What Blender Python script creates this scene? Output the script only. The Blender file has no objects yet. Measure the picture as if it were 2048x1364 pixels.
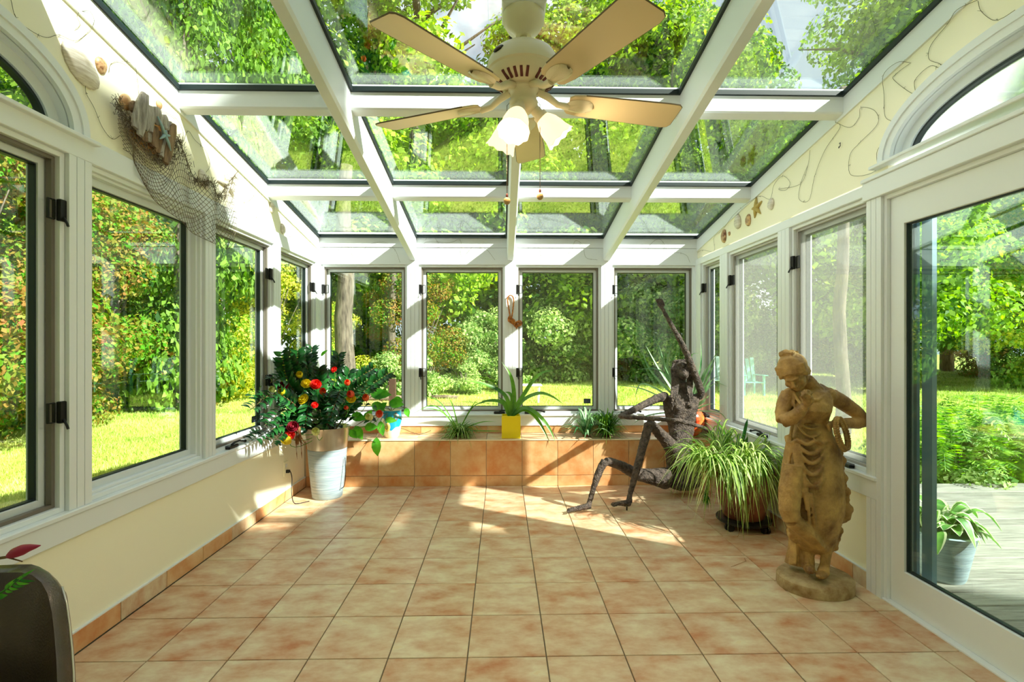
import bpy, math, random
import numpy as np
from mathutils import Vector, Matrix, Euler, noise
R = random.Random(7)
sc = bpy.context.scene
COL = sc.collection
pi = math.pi
# ------------------------------------------------------------------ camera, world, sun, exposure
F, TH, HC, CY = 1018.2, 0.01983, 1.3085, 689.0
cam = bpy.data.cameras.new('camera'); camo = bpy.data.objects.new('camera', cam); COL.objects.link(camo)
camo.location = (0, 0, HC); camo.rotation_euler = (pi/2, 0, -TH)
cam.sensor_width = 36; cam.lens = F*36/2048; cam.shift_y = 7/2048; cam.clip_start = .02; cam.clip_end = 300
sc.camera = camo
sc.view_settings.view_transform = 'Standard'; sc.view_settings.look = 'None'
sc.view_settings.gamma = 1; sc.view_settings.use_curve_mapping = False
sc.view_settings.exposure = 0.88
SUN_DIR = Vector((-1.177, .70, -1.0)).normalized()
world = bpy.data.worlds.new('world'); sc.world = world; world.use_nodes = True
wn = world.node_tree.nodes; wl = world.node_tree.links; wn.clear()
wo = wn.new('ShaderNodeOutputWorld'); wb = wn.new('ShaderNodeBackground')
sky = wn.new('ShaderNodeTexSky'); sky.sky_type = 'HOSEK_WILKIE'; sky.turbidity = 2.5
sky.sun_direction = (-SUN_DIR).normalized(); sky.ground_albedo = .3
wc = wn.new('ShaderNodeTexCoord'); wnz = wn.new('ShaderNodeTexNoise'); wnz.inputs['Scale'].default_value = 3.2; wnz.inputs['Detail'].default_value = 6
wr = wn.new('ShaderNodeValToRGB'); wr.color_ramp.elements[0].position = .50; wr.color_ramp.elements[1].position = .72
wm = wn.new('ShaderNodeMix'); wm.data_type = 'RGBA'; wm.inputs[7].default_value = (1.1, 1.1, 1.08, 1)
ws = wn.new('ShaderNodeMix'); ws.data_type = 'RGBA'; ws.inputs[0].default_value = .22; ws.inputs[7].default_value = (1.0, 1.0, .98, 1)
wl.new(wc.outputs['Generated'], wnz.inputs['Vector']); wl.new(wnz.outputs['Fac'], wr.inputs[0])
whs = wn.new('ShaderNodeHueSaturation'); whs.inputs['Saturation'].default_value = 1.35; wl.new(sky.outputs[0], whs.inputs['Color']); wl.new(whs.outputs[0], ws.inputs[6]); wl.new(ws.outputs[2], wm.inputs[6]); wl.new(wr.outputs[0], wm.inputs[0])
wl.new(wm.outputs[2], wb.inputs[0]); wb.inputs[1].default_value = 1.75; wl.new(wb.outputs[0], wo.inputs[0])
sl = bpy.data.lights.new('sun', 'SUN'); sl.energy = 10.5; sl.angle = math.radians(.9); sl.color = (1, .95, .86)
so = bpy.data.objects.new('sun', sl); COL.objects.link(so); so.rotation_euler = SUN_DIR.to_track_quat('-Z', 'Y').to_euler()
cy = sc.cycles; cy.use_denoising = True; cy.max_bounces = 9; cy.diffuse_bounces = 5; cy.glossy_bounces = 4
cy.transmission_bounces = 6; cy.transparent_max_bounces = 32; cy.caustics_reflective = False; cy.caustics_refractive = False
cy.sample_clamp_indirect = 6

def at(px, py, X=None, Y=None, Z=None):
    """a point of the place seen at a measured spot, on the plane X, Y or Z = const"""
    c, s = math.cos(TH), math.sin(TH); a = (px-1024)/F
    r = Vector((a*c+s, -a*s+c, -(py-CY)/F))
    k = X/r.x if X is not None else (Y/r.y if Y is not None else (Z-HC)/r.z)
    p = r*k; p.z += HC
    return p

def YL(px, Y): return min(Y, 1.74*1018/(1003.8-px)) if px < 960 else Y      # keeps a leaf inside the left wall
def YR(px, Y): return min(Y, 1.91*1018/(px-1003.8)) if px > 1200 else Y     # and inside the right wall
# ------------------------------------------------------------------ helpers
def lin(c):
    return tuple((v/255/12.92 if v/255 <= .04045 else ((v/255+.055)/1.055)**2.4) for v in c) + (1,)

def mat(name, col=(200, 200, 200), rough=.5, metal=0, noise_cols=None, nscale=8, detail=5, pos=(.35, .65), bump=0, bscale=60,
        emit=None, estr=1, island=None, objrand=0, coord='Object', trans=0, spec=.5, stretch=None, coat=0, sss=0, distort=0):
    m = bpy.data.materials.new(name); m.use_nodes = True
    n = m.node_tree.nodes; l = m.node_tree.links; b = n['Principled BSDF']
    b.inputs['Base Color'].default_value = lin(col); b.inputs['Roughness'].default_value = rough; b.inputs['Metallic'].default_value = metal
    b.inputs['Specular IOR Level'].default_value = spec
    if coat: b.inputs['Coat Weight'].default_value = coat
    colout = None
    tc = n.new('ShaderNodeTexCoord'); vec = tc.outputs[coord]
    if stretch:
        mp = n.new('ShaderNodeMapping'); mp.inputs['Scale'].default_value = stretch; l.new(vec, mp.inputs[0]); vec = mp.outputs[0]
    if objrand:
        oi = n.new('ShaderNodeObjectInfo'); ad = n.new('ShaderNodeVectorMath'); ad.operation = 'MULTIPLY_ADD'
        cx = n.new('ShaderNodeCombineXYZ'); l.new(oi.outputs['Random'], cx.inputs[0]); l.new(oi.outputs['Random'], cx.inputs[1])
        ad.inputs[1].default_value = (37, 91, 13); l.new(cx.outputs[0], ad.inputs[0]); l.new(vec, ad.inputs[2]); vec = ad.outputs[0]
    if noise_cols:
        nz = n.new('ShaderNodeTexNoise'); nz.inputs['Scale'].default_value = nscale; nz.inputs['Detail'].default_value = detail
        nz.inputs['Roughness'].default_value = .62; nz.inputs['Distortion'].default_value = distort
        l.new(vec, nz.inputs['Vector'])
        rp = n.new('ShaderNodeValToRGB'); e = rp.color_ramp.elements
        N = len(noise_cols)
        for i, c in enumerate(noise_cols):
            p = pos[0]+(pos[1]-pos[0])*i/(N-1)
            el = e[0] if i == 0 else (e[1] if i == N-1 else e.new(p))
            el.position = p; el.color = lin(c)
        e[-1].color = lin(noise_cols[-1])
        src = nz.outputs['Fac']
        if objrand:
            oi2 = n.new('ShaderNodeObjectInfo'); ma = n.new('ShaderNodeMath'); ma.operation = 'MULTIPLY_ADD'
            ma.inputs[1].default_value = objrand; sub = n.new('ShaderNodeMath'); sub.operation = 'SUBTRACT'; sub.inputs[1].default_value = objrand/2
            l.new(oi2.outputs['Random'], ma.inputs[0]); l.new(src, ma.inputs[2]); l.new(ma.outputs[0], sub.inputs[0]); src = sub.outputs[0]
        if island:
            ge = n.new('ShaderNodeNewGeometry'); ma = n.new('ShaderNodeMath'); ma.operation = 'MULTIPLY_ADD'
            ma.inputs[1].default_value = island; sub = n.new('ShaderNodeMath'); sub.operation = 'SUBTRACT'; sub.inputs[1].default_value = island/2
            l.new(ge.outputs['Random Per Island'], ma.inputs[0]); l.new(src, ma.inputs[2]); l.new(ma.outputs[0], sub.inputs[0]); src = sub.outputs[0]
        l.new(src, rp.inputs[0]); colout = rp.outputs[0]; l.new(colout, b.inputs['Base Color'])
    if bump:
        bz = n.new('ShaderNodeTexNoise'); bz.inputs['Scale'].default_value = bscale; bz.inputs['Detail'].default_value = 4
        l.new(vec, bz.inputs['Vector'])
        bp = n.new('ShaderNodeBump'); bp.inputs['Strength'].default_value = min(1, bump); bp.inputs['Distance'].default_value = .01*max(1, bump)
        l.new(bz.outputs['Fac'], bp.inputs['Height']); l.new(bp.outputs[0], b.inputs['Normal'])
    if emit:
        b.inputs['Emission Color'].default_value = lin(emit); b.inputs['Emission Strength'].default_value = estr
    if trans:
        tr = n.new('ShaderNodeBsdfTranslucent'); mx = n.new('ShaderNodeMixShader'); mx.inputs[0].default_value = trans
        tr.inputs[0].default_value = lin(col)
        if colout:
            hs = n.new('ShaderNodeHueSaturation'); hs.inputs['Saturation'].default_value = 1.15; hs.inputs['Value'].default_value = 1.3
            l.new(colout, hs.inputs['Color']); l.new(hs.outputs[0], tr.inputs[0])
        l.new(b.outputs[0], mx.inputs[1]); l.new(tr.outputs[0], mx.inputs[2]); l.new(mx.outputs[0], n['Material Output'].inputs[0])
    return m

def glass_mat(name, tint=(.93, .97, .95), ior=1.5, k=1.6, rough=0.0):
    m = bpy.data.materials.new(name); m.use_nodes = True; n = m.node_tree.nodes; l = m.node_tree.links; n.clear()
    o = n.new('ShaderNodeOutputMaterial'); t = n.new('ShaderNodeBsdfTransparent'); g = n.new('ShaderNodeBsdfGlossy')
    t.inputs[0].default_value = tint + (1,); g.inputs['Roughness'].default_value = rough; g.inputs[0].default_value = (.95, 1, .98, 1)
    r0 = ((ior-1)/(ior+1))**2*k
    lw = n.new('ShaderNodeLayerWeight'); pw = n.new('ShaderNodeMath'); pw.operation = 'POWER'; pw.inputs[1].default_value = 5
    mu = n.new('ShaderNodeMath'); mu.operation = 'MULTIPLY_ADD'; mu.inputs[1].default_value = 1-r0; mu.inputs[2].default_value = r0; mu.use_clamp = True
    mx = n.new('ShaderNodeMixShader'); l.new(lw.outputs['Facing'], pw.inputs[0]); l.new(pw.outputs[0], mu.inputs[0]); l.new(mu.outputs[0], mx.inputs[0])
    l.new(t.outputs[0], mx.inputs[1]); l.new(g.outputs[0], mx.inputs[2]); l.new(mx.outputs[0], o.inputs[0])
    return m

def veil_mat(name, col, frac):
    """fine woven insect screen: a part of the light passes, the rest meets the threads"""
    m = bpy.data.materials.new(name); m.use_nodes = True; n = m.node_tree.nodes; l = m.node_tree.links; n.clear()
    o = n.new('ShaderNodeOutputMaterial'); t = n.new('ShaderNodeBsdfTransparent'); d = n.new('ShaderNodeBsdfDiffuse'); tr = n.new('ShaderNodeBsdfTranslucent')
    d.inputs[0].default_value = lin(col); tr.inputs[0].default_value = lin(col)
    a = n.new('ShaderNodeMixShader'); a.inputs[0].default_value = .5; l.new(d.outputs[0], a.inputs[1]); l.new(tr.outputs[0], a.inputs[2])
    mx = n.new('ShaderNodeMixShader'); mx.inputs[0].default_value = frac
    l.new(t.outputs[0], mx.inputs[1]); l.new(a.outputs[0], mx.inputs[2]); l.new(mx.outputs[0], o.inputs[0])
    return m

class MB:
    def __init__(s): s.v = []; s.f = []; s.m = []; s.mi = 0
    def add(s, vs, fs):
        o = len(s.v); s.v.extend([tuple(p) for p in vs]); s.f.extend([tuple(i+o for i in f) for f in fs]); s.m.extend([s.mi]*len(fs)); return s
    def box(s, a, b, ch=0):
        x0, x1 = sorted((a[0], b[0])); y0, y1 = sorted((a[1], b[1])); z0, z1 = sorted((a[2], b[2]))
        if not ch:
            return s.add([(x0, y0, z0), (x1, y0, z0), (x1, y1, z0), (x0, y1, z0), (x0, y0, z1), (x1, y0, z1), (x1, y1, z1), (x0, y1, z1)],
                         [(0, 3, 2, 1), (4, 5, 6, 7), (0, 1, 5, 4), (1, 2, 6, 5), (2, 3, 7, 6), (3, 0, 4, 7)])
        c = ch  # chamfered: three rings per axis
        vs = []; 
        for z, i in ((z0, c), (z0+c, 0), (z1-c, 0), (z1, c)):
            vs += [(x0+i, y0+i, z), (x1-i, y0+i, z), (x1-i, y1-i, z), (x0+i, y1-i, z)]
        fs = [(3, 2, 1, 0), (12, 13, 14, 15)]
        for k in range(3):
            for j in range(4): fs.append((k*4+j, k*4+(j+1) % 4, k*4+4+(j+1) % 4, k*4+4+j))
        return s.add(vs, fs)
    def loft(s, rings, cap=True, closed=True):
        n = len(rings[0]); vs = [p for r in rings for p in r]; fs = []
        for k in range(len(rings)-1):
            for j in range(n if closed else n-1):
                fs.append((k*n+j, k*n+(j+1) % n, (k+1)*n+(j+1) % n, (k+1)*n+j))
        if cap and closed: fs += [tuple(range(n-1, -1, -1)), tuple((len(rings)-1)*n+j for j in range(n))]
        return s.add(vs, fs)
    def tube(s, pts, rad, n=8, cap=True, flat=1.0, ref=None):
        pts = [Vector(p) for p in pts]
        if not hasattr(rad, '__len__'): rad = [rad]*len(pts)
        rings = []; up = Vector(ref) if ref else None; prev = None
        for i, p in enumerate(pts):
            d = (pts[min(i+1, len(pts)-1)]-pts[max(i-1, 0)])
            if d.length < 1e-9: d = Vector((0, 0, 1))
            d.normalize()
            if prev is None:
                u = up if up else (Vector((0, 0, 1)) if abs(d.z) < .9 else Vector((1, 0, 0)))
            else: u = prev
            a = u - d*u.dot(d)
            if a.length < 1e-6: a = d.orthogonal()
            a.normalize(); prev = a; b = d.cross(a)
            rings.append([p+a*(math.cos(t)*rad[i])*flat+b*(math.sin(t)*rad[i]) for t in [2*pi*j/n for j in range(n)]])
        return s.loft(rings, cap)
    def lathe(s, prof, c=(0, 0, 0), n=32, sx=1, sy=1, cap=False):
        rings = [[(c[0]+r*sx*math.cos(2*pi*j/n), c[1]+r*sy*math.sin(2*pi*j/n), c[2]+z) for j in range(n)] for r, z in prof]
        return s.loft(rings, cap)
    def ell(s, c, r, n=12, m=8, rot=None):
        c = Vector(c); rings = []
        if not hasattr(r, '__len__'): r = (r, r, r)
        M = rot.to_matrix() if rot else Matrix.Identity(3)
        for i in range(m+1):
            t = -pi/2+pi*(i+.02 if i == 0 else (i-.02 if i == m else i))/m
            rings.append([c+M@Vector((r[0]*math.cos(t)*math.cos(a), r[1]*math.cos(t)*math.sin(a), r[2]*math.sin(t))) for a in [2*pi*j/n for j in range(n)]])
        return s.loft(rings, True)
    def build(s, name, mats, parent=None, smooth=False, kind=None, bevel=0, loc=None, auto=None):
        me = bpy.data.meshes.new(name); me.from_pydata(s.v, [], s.f); me.update()
        o = bpy.data.objects.new(name, me); COL.objects.link(o)
        for m in (mats if isinstance(mats, (list, tuple)) else [mats]): me.materials.append(m)
        if any(s.m): me.polygons.foreach_set('material_index', s.m)
        if smooth: me.polygons.foreach_set('use_smooth', [True]*len(me.polygons))
        if auto: me.set_sharp_from_angle(angle=math.radians(auto))
        if bevel:
            bm = o.modifiers.new('edge', 'BEVEL'); bm.width = bevel; bm.segments = 2; bm.limit_method = 'ANGLE'
        if parent:
            o.parent = parent
            o.matrix_parent_inverse = parent_world(parent).inverted()
        if kind: o['kind'] = kind
        if loc: o.location = loc
        return o

def parent_world(o):
    m = Matrix.LocRotScale(o.location, o.rotation_euler, o.scale)
    if o.parent: m = parent_world(o.parent) @ o.matrix_parent_inverse @ m
    return m

def tag(o, label, cat, group=None, kind=None):
    o['label'] = label; o['category'] = cat
    if group: o['group'] = group
    if kind: o['kind'] = kind
    return o

def thing(name, label, cat, loc=(0, 0, 0), group=None, kind=None):
    o = bpy.data.objects.new(name, None); COL.objects.link(o); o.location = loc; o.empty_display_size = .1
    return tag(o, label, cat, group, kind)

def struct(name, label=None, cat=None, loc=(0, 0, 0)):
    o = bpy.data.objects.new(name, None); COL.objects.link(o); o.location = loc; o['kind'] = 'structure'
    if label: o['label'] = label; o['category'] = cat
    return o

def dup(o, parent=None):
    c = o.copy(); COL.objects.link(c)
    if parent is not None: c.parent = parent
    for ch in o.children: dup(ch, c)
    return c

def bez(p0, p1, p2, n):
    p0, p1, p2 = Vector(p0), Vector(p1), Vector(p2)
    return [p0*(1-t)**2+p1*2*t*(1-t)+p2*t*t for t in [i/n for i in range(n+1)]]

def smoothline(pts, n=6):
    """Catmull-Rom through pts"""
    P = [Vector(p) for p in pts]; P = [P[0]*2-P[1]]+P+[P[-1]*2-P[-2]]; out = []
    for i in range(1, len(P)-2):
        for k in range(n):
            t = k/n; a, b, c, d = P[i-1], P[i], P[i+1], P[i+2]
            out.append(.5*((2*b)+(c-a)*t+(2*a-5*b+4*c-d)*t*t+(3*b-a-3*c+d)*t**3))
    out.append(P[-2]); return out

def strap(mb, pts, w, fold=.25, side=None, curl=0, nrm=None):
    """long leaf along pts; w = list or peak half-width; folded along a midrib"""
    n = len(pts); vs = []; fs = []; pts = [Vector(p) for p in pts]
    for i, p in enumerate(pts):
        t = i/(n-1); d = (pts[min(i+1, n-1)]-pts[max(i-1, 0)]).normalized()
        sd = Vector(side) if side else d.cross(Vector(nrm or (0, 0, 1)))
        sd = sd - d*sd.dot(d)
        if sd.length < 1e-4: sd = Vector((1, 0, 0))
        sd.normalize(); nn = sd.cross(d).normalized()
        if curl: sd = (sd*math.cos(curl*t)+nn*math.sin(curl*t)); nn = sd.cross(d)
        ww = w(t) if callable(w) else w*math.sin(pi*min(1, .25+.75*t))**.6*(1-t**6)
        ww = max(ww, .0004)
        vs += [p-sd*ww+nn*ww*fold, p, p+sd*ww+nn*ww*fold]
    for i in range(n-1):
        a = i*3; fs += [(a, a+1, a+4, a+3), (a+1, a+2, a+5, a+4)]
    mb.add(vs, fs)

# ------------------------------------------------------------------ materials
M = {}
M['white'] = mat('white_paint', (232, 237, 240), .45)
M['cream'] = mat('cream_wall', (251, 246, 220), .6, bump=.05, bscale=200)
M['vinyl'] = mat('window_vinyl', (218, 225, 228), .35)
M['bronze'] = mat('bronze_frame', (120, 112, 102), .4, .3)
M['greyframe'] = mat('grey_screen_frame', (178, 174, 170), .4, .2)
M['gasket'] = mat('black_gasket', (18, 34, 36), .5)
M['black'] = mat('black_metal', (34, 34, 34), .4, .5)
M['glass'] = glass_mat('window_glass')
M['roofglass'] = glass_mat('roof_glass', (.93, .98, .96), 1.55, 3.2)
M['doorglass'] = glass_mat('door_glass', (.80, .90, .88), 1.55, 1.9)
M['frost'] = veil_mat('frosted_glass', (225, 232, 236), .55)
M['screen'] = veil_mat('insect_screen', (190, 190, 186), .2)
TC = [(188, 118, 72), (208, 150, 98), (222, 178, 126), (222, 198, 154), (224, 210, 176)]
M['tile'] = mat('terracotta_tile', (200, 150, 110), .38, noise_cols=TC, nscale=7, detail=12, pos=(.27, .67), objrand=.10, bump=.12, bscale=25, stretch=(.8, 1.3, 1))
M['bench_tile'] = mat('orange_tile', (200, 140, 80), .4, noise_cols=[(204, 130, 72), (220, 154, 92), (230, 178, 120), (228, 196, 148)], nscale=5, detail=9, pos=(.3, .72), objrand=.14, bump=.12, bscale=25)
M['grout'] = mat('dark_grout', (128, 118, 96), .9)
M['grout_light'] = mat('light_grout', (196, 186, 166), .9)
M['lawn'] = mat('lawn_soil', (90, 120, 30), .95, noise_cols=[(112, 140, 36), (160, 184, 56), (196, 204, 90)], nscale=1.6, detail=10, pos=(.3, .7), coord='Object')
M['plank'] = mat('weathered_deck', (150, 146, 138), .8, noise_cols=[(112, 106, 98), (150, 145, 135), (172, 166, 154)], nscale=6, pos=(.3, .7), objrand=.15, stretch=(.6, 9, 3), bump=.2, bscale=20)
M['bark'] = mat('tree_bark', (92, 80, 66), .9, noise_cols=[(44, 36, 28), (82, 72, 60), (124, 114, 100)], nscale=5, stretch=(3, 3, .6), pos=(.3, .7), bump=.9, bscale=9)
def leafmat(name, cols, pos=(.28, .72), ns=.55, isl=.5, tr=.45, rough=.55):
    return mat(name, cols[len(cols)//2], rough, noise_cols=cols, nscale=ns, detail=3, pos=pos, island=isl, trans=tr, spec=.25, objrand=.12)
M['leaf_green'] = leafmat('leaf_green', [(52, 100, 20), (92, 150, 28), (140, 190, 44), (184, 214, 80)])
M['leaf_dark'] = leafmat('leaf_dark', [(36, 80, 24), (66, 120, 32), (104, 160, 44), (146, 188, 70)])
M['leaf_yellow'] = leafmat('leaf_yellow', [(110, 166, 30), (172, 212, 44), (220, 230, 76), (242, 228, 104)])
M['leaf_red'] = leafmat('leaf_red', [(84, 152, 30), (144, 198, 44), (196, 222, 70), (222, 226, 96), (220, 208, 96), (206, 104, 80)], pos=(.27, 1.30), ns=.9, isl=.42)
M['leaf_pale'] = leafmat('leaf_pale', [(84, 130, 50), (126, 168, 66), (172, 204, 104), (206, 222, 150)])
M['grass'] = mat('grass_blades', (120, 160, 30), .7, noise_cols=[(124, 164, 34), (178, 206, 56), (214, 228, 96), (228, 232, 150)], nscale=.5, pos=(.25, .75), island=.35, trans=.35, spec=.2)
# ------------------------------------------------------------------ room shell
XL, XR, YB, YF = -1.81, 1.96, 5.08, -1.05
def zg(y): return 2.371+.1675*(5.04-y)
def wp(w, a, d, z):
    return (XL-d, a, z) if w == 'L' else ((XR+d, a, z) if w == 'R' else (a, YB+d, z))
def wbox(mb, w, a0, a1, z0, z1, d0, d1, ch=0):
    return mb.box(wp(w, a0, d0, z0), wp(w, a1, d1, z1), ch)
def ring(mb, w, a0, a1, z0, z1, d0, d1, t, tb=None, tt=None, ch=.002):
    tb = tb or t; tt = tt or t
    wbox(mb, w, a0, a0+t, z0, z1, d0, d1, ch); wbox(mb, w, a1-t, a1, z0, z1, d0, d1, ch)
    wbox(mb, w, a0+t, a1-t, z0, z0+tb, d0, d1, ch); wbox(mb, w, a0+t, a1-t, z1-tt, z1, d0, d1, ch)

# floor: screed plus one object for every tile
floor = struct('floor')
MB().box((XL, YF, -.06), (XR+.12, YB, -.004)).build('floor_bed', M['grout'], floor)
T = .33; GX, GY = -.474, 2.457
tm = MB().box((0, 0, -.004), (T-.0055, T-.0055, .004), .0016)
t0 = tm.build('tile', M['tile'], floor); t0.location = (-50, 0, 0)
first = True
def tilemesh(w, h, name='tile', m='tile', th=.004):
    return MB().box((0, 0, -th), (w, h, th), .0016).build(name, M[m], floor)
cache = {}
for i in range(-5, 8):
    for j in range(-11, 7):
        x0, y0 = GX+i*T+.0027, GY+j*T+.0027; x1, y1 = x0+T-.0055, y0+T-.0055
        x0, x1 = max(x0, XL+.015), min(x1, XR+.01); y0, y1 = max(y0, YF), min(y1, 4.697)
        if x1-x0 < .02 or y1-y0 < .02: continue
        key = (round(x1-x0, 3), round(y1-y0, 3))
        if key not in cache:
            o = tilemesh(*key); cache[key] = o
        else:
            o = cache[key].copy(); COL.objects.link(o)
        o.location = (x0, y0, R.uniform(-.0006, .0006))
bpy.data.objects.remove(t0)

def wallpoly(name, ring_pts, w, d0, d1, m, holes=None, parent=None):
    mb = MB(); n = len(ring_pts)
    mb.loft([[wp(w, a, d0, z) for a, z in ring_pts], [wp(w, a, d1, z) for a, z in ring_pts]], True)
    return mb.build(name, m, parent)
# arches (superellipse) over the first left window and the door
def arch(Yc, a, b, z0, y, e=2.25):
    t = abs(y-Yc)/a
    return z0+b*(1-t**e)**(1/e) if t < 1 else z0
ARC = {'L': (1.62, .63, .345, 2.195), 'R': (1.86, .735, .335, 2.235)}
for w, nm in (('L', 'wall_left'), ('R', 'wall_right')):
    wall = struct(nm)
    Yc, a, b, z0 = ARC[w]; a -= .05; b -= .045
    ys = [YF, Yc-a-.001]+[Yc+a*math.sin(pi*k/40-pi/2)*.9999 for k in range(41)]+[Yc+a+.001, YB+.12]
    bot = lambda y: arch(Yc, a, b, z0, y) if abs(y-Yc) < a else z0-.06
    mb = MB()
    rings = []
    for y in ys:
        rings.append([wp(w, y, 0, bot(y)), wp(w, y, 0, zg(y)-.01), wp(w, y, .12, zg(y)-.01), wp(w, y, .12, bot(y))])
    mb.loft(rings, True)
    # low wall under the windows
    y1 = YB+.12; y0 = YF if w == 'L' else 2.60
    wbox(mb, w, y0, y1, -.06, .52, 0, .12)
    # piers hidden behind the casings
    for (p0, p1) in ([(-1.05, -.9), (-.03, .06), (.99, 1.12), (2.16, 2.25), (3.13, 3.215), (4.055, 4.155), (4.965, 5.2)] if w == 'L' else
                     [(-1.05, .42), (2.60, 2.66), (3.42, 3.54), (4.37, 4.495), (4.955, 5.2)]):
        wbox(mb, w, p0, p1, .45 if w == 'L' or p0 > 2.5 else 0, 2.2, .004, .12)
    mb.build('plaster', M['cream'], wall)
    # rake beam under the glass edge
    MB().loft([[wp(w, y, -.012, zg(y)-.125), wp(w, y, -.012, zg(y)-.012), wp(w, y, .10, zg(y)-.012), wp(w, y, .10, zg(y)-.125)] for y in (YF, YB)], True).build('rake_beam', M['white'], wall)
    # arch casing, frame and pane
    aw = struct('window_%d' % (9 if w == 'L' else 10))
    Yc, a, b, z0 = ARC[w]
    def arcring(mb, a0, b0, a1, b1, d0, d1, n=48):
        rr = []
        for k in range(n+1):
            t = pi*k/n; c, s = math.cos(t), math.sin(t); e = 2/2.25
            fx = math.copysign(abs(c)**e, c); fz = abs(s)**e
            rr.append([wp(w, Yc+a0*fx, d0, z0+b0*fz), wp(w, Yc+a1*fx, d0, z0+b1*fz), wp(w, Yc+a1*fx, d1, z0+b1*fz), wp(w, Yc+a0*fx, d1, z0+b0*fz)])
        mb.loft(rr, True)
    mb = MB(); arcring(mb, a, b, a-.035, b-.035, -.022, .01); arcring(mb, a-.035, b-.035, a-.075, b-.07, -.014, .01)
    mb.build('arch_casing', M['white'], aw, auto=40)
    mb = MB(); arcring(mb, a-.04, b-.035, a-.075, b-.07, .005, .10); mb.build('arch_jamb', M['white'], aw, auto=40)
    mb = MB(); arcring(mb, a-.075, b-.07, a-.125, b-.12, .045, .09); mb.build('arch_frame', M['vinyl'], aw, auto=40)
    mb = MB(); arcring(mb, a-.125, b-.12, a-.138, b-.133, .055, .085); mb.build('arch_gasket', M['gasket'], aw, auto=40)
    mb = MB(); pts = []
    aa, bb = a-.13, b-.125
    for k in range(33):
        t = pi*k/32; c, s = math.cos(t), math.sin(t); e = 2/2.25; pts.append((Yc+aa*math.copysign(abs(c)**e, c), z0+bb*abs(s)**e))
    mb.loft([[wp(w, y, .068, z) for y, z in pts], [wp(w, y, .074, z) for y, z in pts]], True)
    mb.build('arch_pane', M['glass'], aw)
    if w == 'R':
        mb = MB(); mb.loft([[wp(w, y, .078, z) for y, z in pts], [wp(w, y, .080, z) for y, z in pts]], True); mb.build('obscure_film', M['frost'], aw)
    mb = MB(); wbox(mb, w, Yc-a-.03, Yc+a+.03, z0-.018, z0, -.045, .10, .003); mb.build('arch_sill', M['white'], aw)

# casings: header board, sill board, fluted posts
def fluted(mb, w, a0, a1, z0, z1):
    n = 3; g = .003; wd = (a1-a0-(n-1)*g)/n
    wbox(mb, w, a0+.002, a1-.002, z0, z1, -.010, .004)
    for k in range(n): wbox(mb, w, a0+k*(wd+g), a0+k*(wd+g)+wd, z0, z1, -.018, -.008, .002)
trims = {'L': (1, YF, YB, [(-.04, .07), (.98, 1.10), (2.145, 2.262), (3.115, 3.225), (4.04, 4.165), (4.95, 5.08)]),
         'R': (2, 2.60, YB, [(3.408, 3.55), (4.357, 4.507), (4.95, 5.08)]),
         'B': (3, XL, XR, [(-1.81, -1.785), (-.94, -.825), (.03, .141), (.99, 1.102), (1.935, 1.96)])}
for w, (k, s0, s1, posts) in trims.items():
    t = struct('trim_%d' % k)
    mb = MB(); wbox(mb, w, s0, s1, .500, .606, -.020, .02, .003); mb.build('apron_board', M['white'], t)
    mb = MB(); wbox(mb, w, s0, s1, .596, .618, -.032, .10, .004); mb.build('sill_nosing', M['white'], t)
    if w != 'B':
        mb = MB(); wbox(mb, w, s0 if w == 'L' else 2.60, s1, 2.10, 2.205 if w == 'L' else 2.16, -.018, .02, .003); mb.build('header_board', M['white'], t)
    for p0, p1 in posts:
        mb = MB()
        if p1-p0 > .05: fluted(mb, w, p0, p1, .618, 2.10)
        else: wbox(mb, w, p0, p1, .618, 2.10, -.018, .004, .002)
        mb.build('post_casing', M['white'], t)
# back wall
bw = struct('wall_back')
mb = MB(); wbox(mb, 'B', XL-.1, XR+.1, -.06, .50, 0, .12); mb.build('low_wall', M['cream'], bw)
mb = MB(); wbox(mb, 'B', XL-.1, XR+.1, 2.10, 2.268, -.016, .12, .003); mb.build('header_lower', M['white'], bw)
mb = MB(); wbox(mb, 'B', XL-.1, XR+.1, 2.27, 2.385, -.022, .12, .003); mb.build('header_upper', M['white'], bw)
mb = MB()
for p0, p1 in ((XL-.1, -1.80), (-.93, -.835), (.04, .131), (1.0, 1.092), (1.95, XR+.1)): wbox(mb, 'B', p0, p1, .5, 2.12, .004, .12)
mb.build('piers', M['white'], bw)
# wall behind the viewer (house side)
fw = struct('wall_front')
MB().box((XL-.12, YF-.12, -.06), (XR+.12, YF, 3.5)).build('plaster', M['cream'], fw)

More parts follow.
